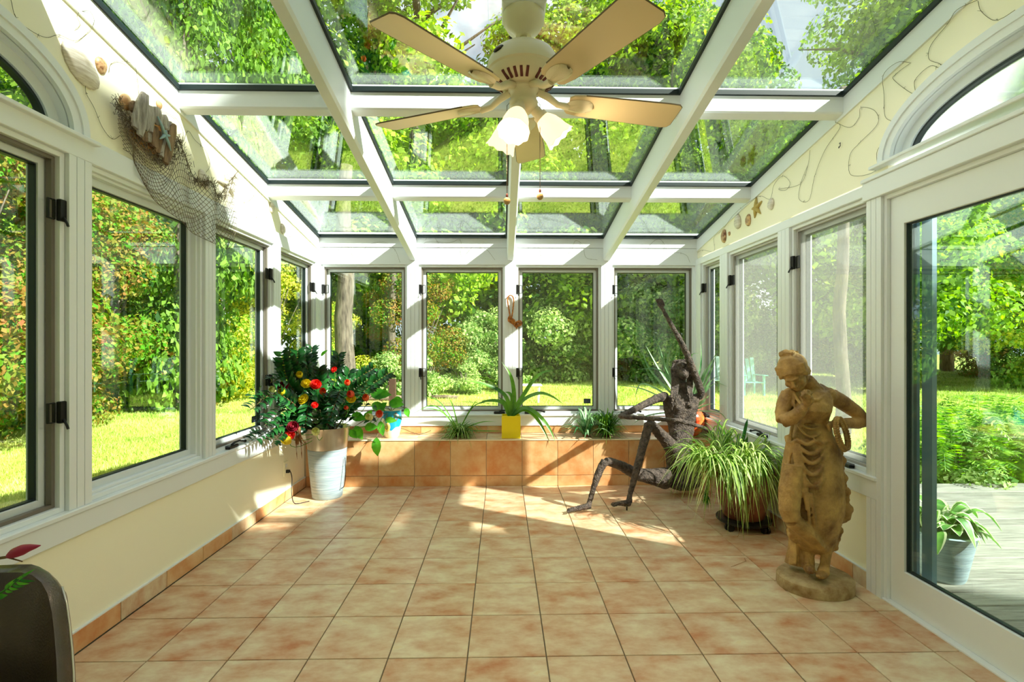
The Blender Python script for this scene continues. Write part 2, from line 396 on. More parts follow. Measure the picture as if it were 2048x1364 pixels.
# windows
WIN = [('L', .07, .98, 0, 0), ('L', 1.10, 2.145, 1, 0), ('L', 2.262, 3.115, 0, 0), ('L', 3.225, 4.04, 1, 0), ('L', 4.165, 4.95, 1, 0),
       ('B', -1.785, -.94, 1, 0), ('B', -.825, .03, 1, 0), ('B', .141, .99, 1, 0), ('B', 1.102, 1.935, 1, 0),
       ('R', 4.507, 4.95, 1, 0), ('R', 3.55, 4.357, 1, 1), ('R', 2.668, 3.408, 1, 1)]
wi = 0
for (w, a0, a1, casement, scr) in WIN:
    wi += 1; num = wi if wi < 9 else wi+2
    ws_ = struct('window_%d' % num)
    z0, z1 = .618, 2.10
    mb = MB(); ring(mb, w, a0, a1, z0, z1, .002, .11, .022); mb.build('jamb', M['white'], ws_)
    mb = MB()
    if casement:
        fm = M['bronze'] if w != 'R' else M['greyframe']
        ring(mb, w, a0+.022, a1-.022, z0+.022, z1-.022, .022, .045, .016); mb.build('screen_frame', fm, ws_)
        mb = MB(); ring(mb, w, a0+.030, a1-.030, z0+.030, z1-.030, .052, .10, .034); mb.build('sash', M['vinyl'], ws_)
        g = .064
        mb = MB(); ring(mb, w, a0+g, a1-g, z0+g, z1-g, .060, .088, .006); mb.build('gasket', M['gasket'], ws_)
        mb = MB(); wbox(mb, w, a0+g+.004, a1-g-.004, z0+g+.004, z1-g-.004, .072, .077); mb.build('pane', M['glass'], ws_)
        if scr:
            mb = MB(); wbox(mb, w, a0+.036, a1-.036, z0+.036, z1-.036, .032, .0335); mb.build('insect_screen', M['screen'], ws_)
        # crank operator on the sill and two locks on the jamb
        cm = (a0+a1)/2; sg = 1
        mb = MB()
        if w == 'B': cm = a0+.80 if abs(a0+.825) < .01 else a0+.14
        if w == 'L': cm = a0+.20
        if w == 'R': cm = a0+.18 if a0 < 3 else (a0+.22 if a0 < 4 else a1-.12)
        wbox(mb, w, cm-.055, cm+.055, .619, .641, -.030, .012, .006)
        def wt(a, d, z): return wp(w, a, d, z)
        arm = [wt(cm, -.012, .642), wt(cm+.02, -.018, .652), wt(cm+.07, -.026, .656), wt(cm+.12, -.03, .644), wt(cm+.135, -.03, .64)]
        mb.tube(arm, [.007, .008, .006, .006, .008], 8); mb.ell(wt(cm+.14, -.03, .64), .011, 8, 6)
        mb.build('crank_handle', M['black'], ws_, auto=40)
        if w in 'LR':
            la = a1-.012 if not (w == 'R') else a1-.012
            lks = (1.03, 1.86) if w == 'L' else (1.86,)
        else:
            la = a0+.012; lks = (1.03, 1.86)
        for zz in lks:
            mb = MB(); s_ = -1 if la > cm else 1
            wbox(mb, w, la-.014, la+.014, zz-.045, zz+.045, -.006, .012, .003)
            mb.tube([wt(la, -.006, zz-.03), wt(la+.010*s_, -.028, zz-.055), wt(la+.012*s_, -.034, zz-.068)], .005, 6)
            mb.build('sash_lock', M['black'], ws_)
            mb = MB(); ring(mb, w, la+.018*s_-.0 if s_ > 0 else la-.050, la+.050 if s_ > 0 else la-.018, zz-.042, zz+.042, .012, .022, .005); mb.build('lock_keeper', M['black'], ws_)
    else:
        ring(mb, w, a0+.022, a1-.022, z0+.022, z1-.022, .050, .10, .040, .045, .050); mb.build('fixed_frame', M['vinyl'], ws_)
        mb = MB(); ring(mb, w, a0+.022, a1-.022, z0+.022, z1-.022, .02, .05, .014); mb.build('stop_bead', M['white'], ws_)
        mb = MB(); ring(mb, w, a0+.062, a1-.062, z0+.067, z1-.072, .060, .088, .007); mb.build('gasket', M['gasket'], ws_)
        mb = MB(); wbox(mb, w, a0+.066, a1-.066, z0+.070, z1-.075, .072, .077); mb.build('pane', M['glass'], ws_)
# product label stuck low on two panes
M['sticker'] = mat('dark_sticker', (40, 48, 62), .5); M['sticker_text'] = mat('sticker_print', (120, 130, 150), .5)
def sticker(w, a, z):
    st = MB(); wbox(st, w, a-.035, a+.035, z-.024, z+.024, .0705, .0715); o = st.build('window_sticker', M['sticker'])
    tag(o, 'small dark rectangular sticker low on the %s window pane' % ('left wall third' if w == 'L' else 'back wall third'), 'sticker')
    p = MB()
    for k in range(3): wbox(p, w, a-.028, a+.006, z-.014+k*.011, z-.010+k*.011, .0700, .0704)
    ring(p, w, a+.012, a+.030, z-.012, z+.012, .0700, .0704, .003, ch=0)
    p.build('print', M['sticker_text'], o)
sticker('L', 3.90, .742); sticker('B', .865, .735)

# sliding glass door
dr = struct('door_1')
mb = MB(); wbox(mb, 'R', 2.555, 2.575, 0, 2.075, -.0, .14, .002); wbox(mb, 'R', .42, .44, 0, 2.075, 0, .14, .002); wbox(mb, 'R', .44, 2.555, 2.05, 2.075, 0, .14, .002)
wbox(mb, 'R', .42, 2.575, -.02, .012, -.012, .16, .002); mb.build('door_frame', M['white'], dr)
mb = MB(); fluted(mb, 'R', 2.572, 2.676, 0, 2.07); mb.build('door_casing', M['white'], dr)
mb = MB(); wbox(mb, 'R', .3, 2.690, 2.07, 2.165, -.030, .02, .003); wbox(mb, 'R', .3, 2.690, 2.165, 2.185, -.040, .03, .003); mb.build('door_head_casing', M['white'], dr)
for k, (p0, p1, d) in enumerate(((1.46, 2.553, .02), (.44, 1.54, .075))):
    mb = MB(); wbox(mb, 'R', p0, p0+.085, .012, 2.05, d, d+.045, .003); wbox(mb, 'R', p1-.085, p1, .012, 2.05, d, d+.045, .003)
    wbox(mb, 'R', p0+.085, p1-.085, .012, .19, d, d+.045, .003); wbox(mb, 'R', p0+.085, p1-.085, 1.905, 2.05, d, d+.045, .003)
    pn = mb.build('sliding_panel', M['white'], dr)
    mb = MB(); ring(mb, 'R', p0+.083, p1-.083, .188, 1.907, d+.012, d+.036, .009); mb.build('gasket', M['gasket'], pn)
    mb = MB(); wbox(mb, 'R', p0+.088, p1-.088, .193, 1.902, d+.020, d+.026); mb.build('pane', M['doorglass'], pn)
M['bluegrey'] = mat('outer_track', (150, 172, 190), .4)
mb = MB(); wbox(mb, 'R', 2.47, 2.55, -.02, 2.07, .085, .10, .003); wbox(mb, 'R', 2.40, 2.46, .0, 2.05, .102, .125, .003); wbox(mb, 'R', .44, 2.40, 1.99, 2.06, .102, .125, .003)
mb.build('outer_screen_track', M['bluegrey'], dr)

# skirting tiles
for w, nm, y0, y1 in (('L', 'baseboard_left', YF, 4.70), ('R', 'baseboard_right', 2.68, 4.70)):
    bb = struct(nm); y = y1; k = 0
    y = GY-.02+T*7 if w == 'L' else GY+T*7
    src = None
    while y > y0:
        ya, yb = max(y0, y-T), min(y, y1)
        if yb-ya > .02:
            mb = MB(); wbox(mb, w, ya+.002, yb-.002, .004, .094, -.014, 0, .003)
            mb.build('skirting_tile', M['bench_tile'] if k % 3 else M['tile'], bb)
        y -= T; k += 1
    mb = MB(); wbox(mb, w, y0, y1, .0, .092, -.009, 0); mb.build('grout', M['grout'], bb)
    mb = MB(); wbox(mb, w, y0, y1, .093, .099, -.013, 0); mb.build('sealant', M['white'], bb)

# tiled ledge along the back wall
lg = struct('trim_4', 'low ledge faced with orange terracotta tiles along the back windows', 'ledge')
MB().box((XL, 4.706, 0), (XR, YB, .420)).build('ledge_core', M['grout_light'], lg)
x = GX-5*T; fr = MB()
while x < XR:
    xa, xb = max(x+.002, XL+.003), min(x+T-.002, XR-.003)
    if xb-xa > .02:
        for z0, z1 in ((.003, .098), (.102, .419)):
            MB().box((xa, 4.697, z0), (xb, 4.706, z1), .0015).build('facing_tile', M['bench_tile'], lg)
        MB().box((xa, 4.697, .420), (xb, 4.99, .4285), .0015).build('top_tile', M['tile'], lg)
        MB().box((xa, YB-.085, .4215), (xb, YB, .4275), .001).build('top_tile', M['tile'], lg)
        MB().box((xa, YB-.010, .430), (xb, YB, .498), .001).build('upstand_tile', M['bench_tile'], lg)
    x += T
MB().box((XL, 4.692, .421), (XR, 4.7, .432), .003).build('edge_strip', mat('edge_strip', (232, 214, 178), .4), lg)

# ------------------------------------------------------------------ glazed roof
cl = struct('ceiling')
sa = math.atan(.1675)
def roofbox(mb, x0, x1, y0, y1, dz0, dz1):
    """box following the slope, dz measured down from the glass"""
    mb.loft([[(x0, y, zg(y)-dz1), (x1, y, zg(y)-dz1), (x1, y, zg(y)-dz0), (x0, y, zg(y)-dz0)] for y in (y0, y1)], True)
RX = [-.882, .086, 1.046]
for x in RX:
    mb = MB(); h = .036
    # beam with eased lower arrises and a plumb-cut foot
    pr = [(-h, 0), (h, 0), (h, .195), (h-.010, .212), (-h+.010, .212), (-h, .195)]
    mb.loft([[(x+px, y, zg(y)-dz-.012) for px, dz in pr] for y in (YF, YB-.022)], True)
    mb.build('rafter', M['white'], cl)
PY = [5.045, 3.985, 2.905, 1.81, .72, -.37]
bays = [(XL+.012, RX[0]-.036), (RX[0]+.036, RX[1]-.036), (RX[1]+.036, RX[2]-.036), (RX[2]+.036, XR-.012)]
for i, y in enumerate(PY):
    for (x0, x1) in bays:
        if i > 0:
            mb = MB(); pr = [(-.038, 0), (.038, 0), (.038, .088), (.030, .096), (-.030, .096), (-.038, .088)]
            mb.loft([[(x, y+py, zg(y+py)-dz-.012) for py, dz in pr] for x in (x0, x1)], True); mb.build('purlin', M['white'], cl)
        y1 = y-.038 if i else 5.035; y0 = PY[i+1]+.038 if i+1 < len(PY) else YF
        g = .014; mb = MB()
        for bx in ((x0, x0+g, y0, y1), (x1-g, x1, y0, y1), (x0+g, x1-g, y0, y0+g), (x0+g, x1-g, y1-g, y1)): roofbox(mb, *bx, -.012, .014)
        mb.build('gasket', M['gasket'], cl)
        mb = MB(); roofbox(mb, x0+.004, x1-.004, y0+.004, y1-.004, -.010, -.004); mb.build('pane', M['roofglass'], cl)
mb = MB()
for x in RX+[XL-.04, XR+.04]: roofbox(mb, x-.04, x+.04, YF, YB+.15, -.035, -.012)
for y in PY: roofbox(mb, XL-.05, XR+.05, y-.038, y+.038, -.030, -.012)
mb.build('outer_cap', M['vinyl'], cl)
# ------------------------------------------------------------------ outdoors: ground
def gz(x, y):
    r = max(0, y-7); return -.35+min(.45, .030*r)+.03*math.sin(x*.5)*math.cos(y*.4)
lawn = bpy.data.meshes.new('ground'); n1, n2 = 60, 60
gv = []; 
for j in range(n2+1):
    for i in range(n1+1):
        x = -45+100*i/n1; y = -12+72*j/n2
        gv.append((x, y, gz(x, y)))
gf = [(j*(n1+1)+i, j*(n1+1)+i+1, (j+1)*(n1+1)+i+1, (j+1)*(n1+1)+i) for j in range(n2) for i in range(n1)]
lawn.from_pydata(gv, [], gf); lo = bpy.data.objects.new('ground', lawn); COL.objects.link(lo); lawn.materials.append(M['lawn']); lo['kind'] = 'structure'
lawn.polygons.foreach_set('use_smooth', [True]*len(lawn.polygons))

def fastmesh(name, V, Fq, m, smooth=False):
    """V (n,3), faces (k,4) or (k,3) arrays"""
    me = bpy.data.meshes.new(name); k = Fq.shape[1]
    me.vertices.add(len(V)); me.vertices.foreach_set('co', V.astype(np.float32).ravel())
    me.loops.add(Fq.size); me.loops.foreach_set('vertex_index', Fq.astype(np.int32).ravel())
    me.polygons.add(len(Fq)); me.polygons.foreach_set('loop_start', np.arange(0, Fq.size, k, dtype=np.int32))
    me.polygons.foreach_set('loop_total', np.full(len(Fq), k, dtype=np.int32))
    me.update(calc_edges=True); me.materials.append(m)
    return me
rng = np.random.default_rng(5)
def grass_mesh(n, fx, fy, h0, h1, wd, name, m):
    x = fx(n); y = fy(n); z = np.array([gz(a, b) for a, b in zip(x, y)])
    h = rng.uniform(h0, h1, n); a = rng.uniform(0, 2*pi, n); lx = rng.normal(0, .35, n)*h; ly = rng.normal(0, .35, n)*h
    w = wd*rng.uniform(.6, 1.4, n)
    V = np.empty((n, 3, 3)); V[:, 0] = np.c_[x-w*np.cos(a), y-w*np.sin(a), z-.01]; V[:, 1] = np.c_[x+w*np.cos(a), y+w*np.sin(a), z-.01]; V[:, 2] = np.c_[x+lx, y+ly, z+h]
    return fastmesh(name, V.reshape(-1, 3), np.arange(n*3).reshape(-1, 3), m)
def put_grass(me, label, group=None):
    o = bpy.data.objects.new('grass', me); COL.objects.link(o); tag(o, label, 'grass', group, 'stuff'); return o
U = rng.uniform
put_grass(grass_mesh(90000, lambda n: -1.95-7.6*U(0, 1, n)**1.3, lambda n: U(.6, 12, n), .03, .075, .006, 'grass', M['grass']), 'short sunlit lawn grass outside the left wall windows')
put_grass(grass_mesh(110000, lambda n: U(-8, 13, n), lambda n: 5.3+18*U(0, 1, n)**1.25, .03, .085, .010, 'grass', M['grass']), 'bright lawn grass rising behind the back windows')
put_grass(grass_mesh(70000, lambda n: 2.2+20*U(0, 1, n)**1.2, lambda n: U(5.2, 22, n), .03, .085, .011, 'grass', M['grass']), 'open lawn grass beyond the deck on the right side')

# deck beyond the glass door, every board its own part
dk = thing('deck', 'weathered grey board deck outside the sliding glass door', 'deck', (4, 2, -.1))
MB().box((2.12, -1.5, -.34), (7.0, 5.02, -.13)).build('deck_frame', M['bark'], dk)
pm = MB().box((0, 0, -.028), (5.0, .138, 0), .004)
p0_ = None; y = -1.6
while y < 5.0:
    if p0_ is None: p0_ = o = pm.build('plank', M['plank'], dk)
    else: o = p0_.copy(); COL.objects.link(o)
    o.location = (2.09, y, -.095+R.uniform(-.0015, .0015)); y += .148

# ------------------------------------------------------------------ outdoors: foliage
def leafcloud(blobs, n, size, up=.35, asp=.62, shell=.55):
    """leaves scattered through a set of blobs (x,y,z,rx,ry,rz): pointed four-corner leaves"""
    B = np.array(blobs, float); vol = (B[:, 3]*B[:, 4]*B[:, 5])**.67; k = rng.choice(len(B), n, p=vol/vol.sum())
    d = rng.normal(size=(n, 3)); d /= np.linalg.norm(d, axis=1)[:, None]
    r = 1-(1-shell)*rng.uniform(0, 1, n)**1.6*1.2
    P = B[k, :3]+d*r[:, None]*B[k, 3:6]
    nr = d*.8+rng.normal(size=(n, 3))*.55; nr[:, 2] += up; nr /= np.linalg.norm(nr, axis=1)[:, None]
    t = rng.normal(size=(n, 3)); t -= nr*(t*nr).sum(1)[:, None]; t /= np.linalg.norm(t, axis=1)[:, None]
    b = np.cross(nr, t); s = size*rng.uniform(.55, 1.35, n)[:, None]
    V = np.empty((n, 4, 3)); V[:, 0] = P-t*s*.5; V[:, 1] = P+b*s*asp*.5+nr*s*.08-t*s*.08; V[:, 2] = P+t*s*.5; V[:, 3] = P-b*s*asp*.5+nr*s*.08-t*s*.08
    return V.reshape(-1, 3), np.arange(n*4).reshape(-1, 4)
def tree_variant(name, h, cr, base, nb, n, size, m, trunk_r, seed):
    rr = random.Random(seed); blobs = []
    for _ in range(nb):
        t = rr.random(); z = base+(h-base)*t; w = cr*math.sin(pi*(.12+.80*t))**.7; a = rr.uniform(0, 2*pi); q = w*math.sqrt(rr.random())*.9
        s = rr.uniform(.16, .34)*cr
        blobs.append((q*math.cos(a), q*math.sin(a), z, s*1.25, s*1.25, s*.8))
    V, Fq = leafcloud(blobs, n, size)
    fm = fastmesh('foliage', V, Fq, m)
    mb = MB()
    if trunk_r:
        pts = [(rr.uniform(-.1, .1)*k*.3, rr.uniform(-.1, .1)*k*.3, h*.9*k/6) for k in range(7)]; pts[0] = (0, 0, -.6)
        mb.tube(pts, [trunk_r*(1-.13*k) for k in range(7)], 10)
        for _ in range(9):
            k = rr.randint(2, 5); b = Vector(pts[k]); a = rr.uniform(0, 2*pi); L = cr*rr.uniform(.5, .9)
            mb.tube([b, b+Vector((math.cos(a)*L*.5, math.sin(a)*L*.5, L*.35)), b+Vector((math.cos(a)*L, math.sin(a)*L, L*.55))], [trunk_r*.35, trunk_r*.2, .02], 6)
    else:
        for _ in range(9):
            a = rr.uniform(0, 2*pi); L = cr*rr.uniform(.3, .7)
            mb.tube([(math.cos(a)*.1, math.sin(a)*.1, -.3), (math.cos(a)*L*.5, math.sin(a)*L*.5, h*.45), (math.cos(a)*L, math.sin(a)*L, h*.8)], [.03, .02, .008], 5)
    tm_ = mb.build('trunk' if trunk_r else 'stems', M['bark'], smooth=True); me = tm_.data; bpy.data.objects.remove(tm_)
    return fm, me
TV = {'maple': tree_variant('maple', 17, 5.0, 2.5, 60, 42000, .24, M['leaf_green'], .34, 1),
      'dense': tree_variant('dense', 13, 4.2, .4, 60, 42000, .22, M['leaf_dark'], .25, 2),
      'gold': tree_variant('gold', 12, 4.0, .8, 50, 36000, .20, M['leaf_yellow'], .2, 3),
      'bush': tree_variant('bush', 4.6, 2.3, .15, 46, 38000, .100, M['leaf_red'], 0, 4),
      'ybush': tree_variant('ybush', 4.2, 2.2, .15, 40, 32000, .105, M['leaf_yellow'], 0, 5),
      'shrub': tree_variant('shrub', 3.0, 2.2, .0, 34, 16000, .15, M['leaf_pale'], 0, 6),
      'low': tree_variant('low', 1.1, 1.0, .0, 22, 5000, .10, M['leaf_pale'], 0, 8)}
def plant(kind, x, y, s=1, sz=None, rot=None, label='', cat='tree', group=None, name=None):
    nm = name or ('tree' if cat == 'tree' else 'bush')
    r = thing(nm, label, cat, (x, y, gz(x, y)), group); r.rotation_euler.z = R.uniform(0, 2*pi) if rot is None else rot
    r.scale = (s, s, sz or s)
    f = bpy.data.objects.new('foliage', TV[kind][0]); COL.objects.link(f); f.parent = r; f['kind'] = 'stuff'
    t = bpy.data.objects.new('trunk' if cat == 'tree' else 'stems', TV[kind][1]); COL.objects.link(t); t.parent = r
    return r
PL = [ # left hedge of red-tipped viburnum and gold shrubs
 ('bush', -9.0, 2.2, 1.0, 'red-tipped green bush seen through the leftmost window', 'bush'),
 ('ybush', -9.6, 5.4, 1.05, 'yellow-green bush left in the view of the large fixed left window', 'bush'),
 ('bush', -8.6, 7.6, 1.0, 'red-tipped bush filling the large fixed left window', 'bush'),
 ('bush', -8.6, 10.4, .95, 'red-tipped bush behind the post of the fixed left window', 'bush'),
 ('ybush', -8.2, 13.2, .9, 'yellow-green bush seen through the third left window', 'bush'),
 ('ybush', -7.6, 16.4, .9, 'yellow-green bush seen through the narrow left corner window', 'bush'),
 ('gold', -12.5, 3.5, .85, 'golden tree above the hedge in the arched left window', 'tree'),
 ('gold', -12.5, 8.0, .72, 'golden tree above the hedge in the fixed left window', 'tree'),
 ('maple', -12.8, 12.5, .75, 'tall green maple behind the hedge on the left', 'tree'),
 ('dense', -14.5, 6.0, 1.0, 'dark tree behind the golden trees on the left', 'tree'),
 ('dense', -14.0, 17.5, 1.0, 'dark dense tree at the far end of the left hedge', 'tree'),
 ('maple', -9.6, 21.0, .95, 'tall maple beyond the left back corner of the sunroom', 'tree'),
 ('dense', -6.2, 20.5, .9, 'dark tree seen through the first back window', 'tree'),
 ('ybush', -5.2, 15.5, .62, 'low gold bush seen through the first back window', 'bush'),
 ('maple', -3.2, 19.0, .95, 'leafy maple seen through the second back window', 'tree'),
 ('gold', -1.6, 24.0, 1.1, 'golden green tree behind the maple of the second back window', 'tree'),
 ('dense', .2, 22.0, .92, 'dark tree behind the middle rope post', 'tree'),
 ('maple', 2.6, 20.5, .90, 'leafy maple seen through the third back window', 'tree'),
 ('dense', 5.0, 25.0, 1.05, 'dark tree far behind the third back window', 'tree'),
 ('maple', 6.6, 20.0, .80, 'pale maple seen through the fourth back window', 'tree'),
 ('dense', 9.6, 23.0, 1.0, 'dark tree seen beyond the right back corner', 'tree'),
 ('dense', 13.4, 24.5, .95, 'dark tree seen through the first right wall window', 'tree'),
 ('dense', 16.8, 24.5, .90, 'dark tree seen through the screened right window', 'tree'),
 ('maple', 20.0, 22.5, .8, 'green maple seen through the screened window beside the door', 'tree'),
 ('dense', 13.6, 17.5, .55, 'small dark tree left in the glass door view, behind the lawn', 'tree'),
 ('gold', 16.2, 15.2, .5, 'small golden tree in the middle of the glass door view', 'tree'),
 ('dense', 18.6, 14.6, .58, 'small dark tree right of the golden one in the door view', 'tree'),
 ('dense', 23.0, 19.0, .85, 'dark tree left in the glass door view', 'tree'),
 ('gold', 26.5, 17.0, .80, 'golden tree seen through the glass door', 'tree'),
 ('dense', 28.5, 12.5, .85, 'dark tree right in the glass door view', 'tree'),
 ('shrub', 2.0, 18.6, .9, 'pale shrub under the maple of the third back window', 'bush'),
 ('shrub', 4.4, 18.4, 1.0, 'pale shrub at the lawn edge right of the third back window', 'bush'),
 ('shrub', 6.8, 17.6, 1.0, 'pale shrub seen left of the sculpture', 'bush'),
 ('shrub', -.6, 17.8, .7, 'pale shrub at the lawn edge in the second back window', 'bush'),
 ('bush', -2.8, 16.6, .72, 'green bush at the woodland edge in the second back window', 'bush'),
 ('shrub', 10.4, 20.0, .8, 'pale shrub seen beyond the corner plant', 'bush'),
 ('bush', 19.5, 19.6, .8, 'reddish bush below the screened window view', 'bush'),
 ('shrub', 22.5, 16.5, .9, 'pale shrub low in the glass door view', 'bush'),
 ('bush', 24.5, 13.5, .8, 'reddish bush low in the glass door view', 'bush')]
for k, x, y, s, lb, ct in PL: plant(k, x, y, s, s*R.uniform(.95, 1.1), None, lb, ct, 'trees around the lawn' if ct == 'tree' else 'bushes around the lawn')
plant('maple', 11.5, 15.0, .72, .78, 1.2, 'tall maple whose crown shows through the right roof panes', 'tree', 'trees around the lawn')
plant('dense', -7.5, 12.0, .55, 1.15, .3, 'slim dark tree whose crown shows through the left roof panes', 'tree', 'trees around the lawn')
# two bare trunks in view
for (px, Y, rad, lb) in ((690, 13.5, .27, 'thick pale-patched trunk seen through the first back window'), (1683, 9.0, .12, 'shaded tree trunk seen through the screened window by the door'), (785, 15.5, .14, 'thin trunk left of the second back window')):
    p = at(px, 700, Y=Y); r = thing('bare_tree', lb, 'tree', (p.x, Y, gz(p.x, Y)))
    mb = MB(); mb.tube([(p.x+.05*math.sin(k*1.7), Y, gz(p.x, Y)-.2+k*.8) for k in range(9)], [rad*(1.25 if k == 0 else 1-.05*k) for k in range(9)], 14)
    mb.build('bole', M['bark'], r, smooth=True)
# low growth, logs and stones of the woodland edge in the second back window
for k, (x, y) in enumerate(((-5.0, 13.4), (-3.4, 14.2), (-2.2, 14.6), (-1.1, 15.0), (.2, 15.6))):
    plant('low', x, y, R.uniform(.7, 1), None, None, 'low ground cover clump of the woodland edge, %s' % ['leftmost, beyond the flower pot', 'beside the thin trunk', 'behind the middle of the second back window', 'near the fallen log', 'beside the rope post'][k], 'bush', 'ground cover of the woodland edge')
M['log'] = mat('old_log', (120, 104, 86), .9, noise_cols=[(84, 70, 54), (140, 124, 104)], nscale=8, bump=.5)
M['dirt'] = mat('bare_earth', (178, 152, 122), .95, noise_cols=[(140, 112, 84), (196, 170, 140), (150, 150, 80)], nscale=2.2, detail=8, pos=(.35, .7))
dp = MB(); ring_ = [( -3.6+2.6*math.cos(a)*(1+.15*math.sin(3*a)), 12.4+1.2*math.sin(a)*(1+.1*math.cos(5*a))) for a in [2*pi*k/28 for k in range(28)]]
dp.loft([[(x, y, gz(x, y)-.03) for x, y in ring_], [(x, y, gz(x, y)+.012) for x, y in ring_]], True)
tag(dp.build('dirt_patch', M['dirt']), 'patch of bare earth on the lawn below the first two back windows', 'dirt', kind='stuff')
for (x0, x1, y, r_, lb) in ((-4.2, -2.6, 13.4, .10, 'grey log lying at the left of the earth patch'), (-1.9, -1.2, 13.8, .06, 'fallen log lying behind the earth patch')):
    tag(MB().tube([(x0, y, gz(x0, y)+r_*.7), ((x0+x1)/2, y+.1, gz(x0, y)+r_*.8), (x1, y-.05, gz(x1, y)+r_*.7)], [r_, r_*.95, r_*.8], 10).build('log', M['log'], smooth=True), lb, 'log')
p = at(785, 812, Y=9.0)
MBp = MB().box((p.x-.055, 8.95, gz(p.x, 9)-.1), (p.x+.055, 9.06, 1.3085-.6), .008); tag(MBp.build('wooden_post', mat('brown_post', (70, 44, 32), .8)), 'short brown wooden post standing on the lawn behind the flower pots', 'post')
# white bench on the lawn
bn = thing('garden_bench', 'white backless bench on the lawn, seen through the third back window', 'bench', (.8, 13, gz(.8, 13)))
bx = at(1063, 738, Y=13).x; z0 = gz(bx, 13)
for k in range(4): MB().box((bx-.75, 12.8+k*.1, z0+.42), (bx+.26, 12.885+k*.1, z0+.455), .006).build('slat', M['white'], bn)
for sx in (-.6, .16):
    for yy in (12.82, 13.12): MB().tube([(bx+sx, yy, z0), (bx+sx+.03, yy+.02, z0+.42)], .022, 8).build('leg', M['white'], bn)
# teal lawn chairs
M['teal'] = mat('teal_paint', (110, 205, 190), .5)
def lawn_chair(px, Y, lb, m):
    x = at(px, 700, Y=Y).x; z = gz(x, Y); t = thing('lawn_chair', lb, 'chair', (x, Y, z), 'lawn chairs far out on the grass')
    for k in range(5):
        a = (k-2)*.11; MB().loft([[(x+a-.045, Y+.12, z+.34), (x+a+.045, Y+.12, z+.34), (x+a+.045, Y+.14, z+.34), (x+a-.045, Y+.14, z+.34)],
            [(x+a*1.35-.055, Y+.42, z+1.0-abs(k-2)*-.03), (x+a*1.35+.055, Y+.42, z+1.0+abs(k-2)*.03), (x+a*1.35+.055, Y+.44, z+1.0+abs(k-2)*.03), (x+a*1.35-.055, Y+.44, z+1.0+abs(k-2)*.03)]]).build('back_slat', m, t)
    for k in range(5): MB().box((x-.28, Y-.36+k*.1, z+.36), (x+.28, Y-.27+k*.1, z+.38), .004).build('seat_slat', m, t)
    for s in (-1, 1):
        MB().box((x+s*.30-.06, Y-.42, z+.56), (x+s*.30+.06, Y+.32, z+.585), .006).build('armrest', m, t)
        MB().box((x+s*.28-.02, Y-.36, z), (x+s*.28+.02, Y-.28, z+.56), .004).build('leg', m, t)
        MB().box((x+s*.28-.02, Y+.2, z), (x+s*.28+.02, Y+.28, z+.56), .004).build('leg', m, t)
lawn_chair(1497, 14.5, 'teal slatted lawn chair seen through the screened right window', M['teal'])
lawn_chair(1427, 15.0, 'pale slatted lawn chair seen through the narrow right window', mat('pale_aqua_paint', (196, 222, 220), .5))
# the house the sunroom belongs to: it stands behind the viewer and shades the deck
hs = struct('wall_front_2'); hs.name = 'wall_front_house'
prof = [(-12, -.4), (-12, 7.3), (3.9, 7.3), (4.83, 8.17), (5.7, 8.85), (6.0, 8.85), (6.05, 7.05), (7.9, 6.97), (8.6, 6.7), (9.7, 5.67), (16, 5.6), (16, -.4)]  # unseen outline, shaped to cast the shade edges on floor, left wall and deck
MB().loft([[(x, -1.25, z) for x, z in prof], [(x, -7, z) for x, z in prof]], True).build('siding', M['cream'], hs)
# ------------------------------------------------------------------ ceiling fan with lamps
M['fan'] = mat('ivory_enamel', (226, 216, 186), .35)
M['blade'] = mat('bisque_blade', (222, 202, 160), .45)
M['blade_edge'] = mat('blade_edge', (110, 96, 70), .6)
M['copper'] = mat('dark_red_vent', (92, 30, 20), .6)
M['shade'] = mat('frosted_tulip_glass', (255, 244, 226), .35, emit=(255, 222, 170), estr=.75)
M['bulb'] = mat('lit_bulb', (255, 250, 240), .5, emit=(255, 240, 214), estr=14)
M['woodball'] = mat('turned_wood_knob', (196, 160, 108), .45)
M['chain'] = mat('bead_chain', (84, 66, 44), .4, .7)
fx, fy = .0845, 1.991
fan = thing('ceiling_fan', 'ivory five-blade ceiling fan with three lit tulip shades hung from the middle roof beam', 'ceiling fan', (fx, fy, 2.66))
MB().box((fx-.085, fy-.075, 2.600), (fx+.085, fy+.075, 2.662), .006).build('mounting_block', M['white'], fan)
MB().lathe([(.0, 2.512), (.030, 2.512), (.034, 2.520), (.062, 2.535), (.080, 2.565), (.082, 2.595), (.078, 2.602), (0, 2.602)], (fx, fy, 0), 32).build('canopy', M['fan'], fan, smooth=True, auto=50)
MB().tube([(fx, fy, 2.43), (fx, fy, 2.53)], .014, 14).build('downrod', M['fan'], fan, smooth=True)
MB().lathe([(0, 2.470), (.05, 2.470), (.085, 2.462), (.118, 2.440), (.138, 2.408), (.143, 2.385), (.143, 2.368), (.137, 2.362)], (fx, fy, 0), 48).build('motor_housing', M['fan'], fan, smooth=True, auto=35)
MB().lathe([(.137, 2.362), (.132, 2.345), (.112, 2.326), (.082, 2.312), (.060, 2.310), (0, 2.310)], (fx, fy, 0), 48).build('lower_housing', M['fan'], fan, smooth=True, auto=40)
for k in range(30):
    if k % 6 == 5: continue
    a = 2*pi*k/30+.2; c, s = math.cos(a), math.sin(a); w = .0052
    rr = []
    for (r, z) in ((.122, 2.3335), (.090, 2.3135)):
        rr.append([(fx+r*c-w*s, fy+r*s+w*c, z-.003), (fx+r*c+w*s, fy+r*s-w*c, z-.003), (fx+r*c+w*s, fy+r*s-w*c, z+.006), (fx+r*c-w*s, fy+r*s+w*c, z+.006)])
    MB().loft(rr).build('vent_slot', M['copper'], fan)
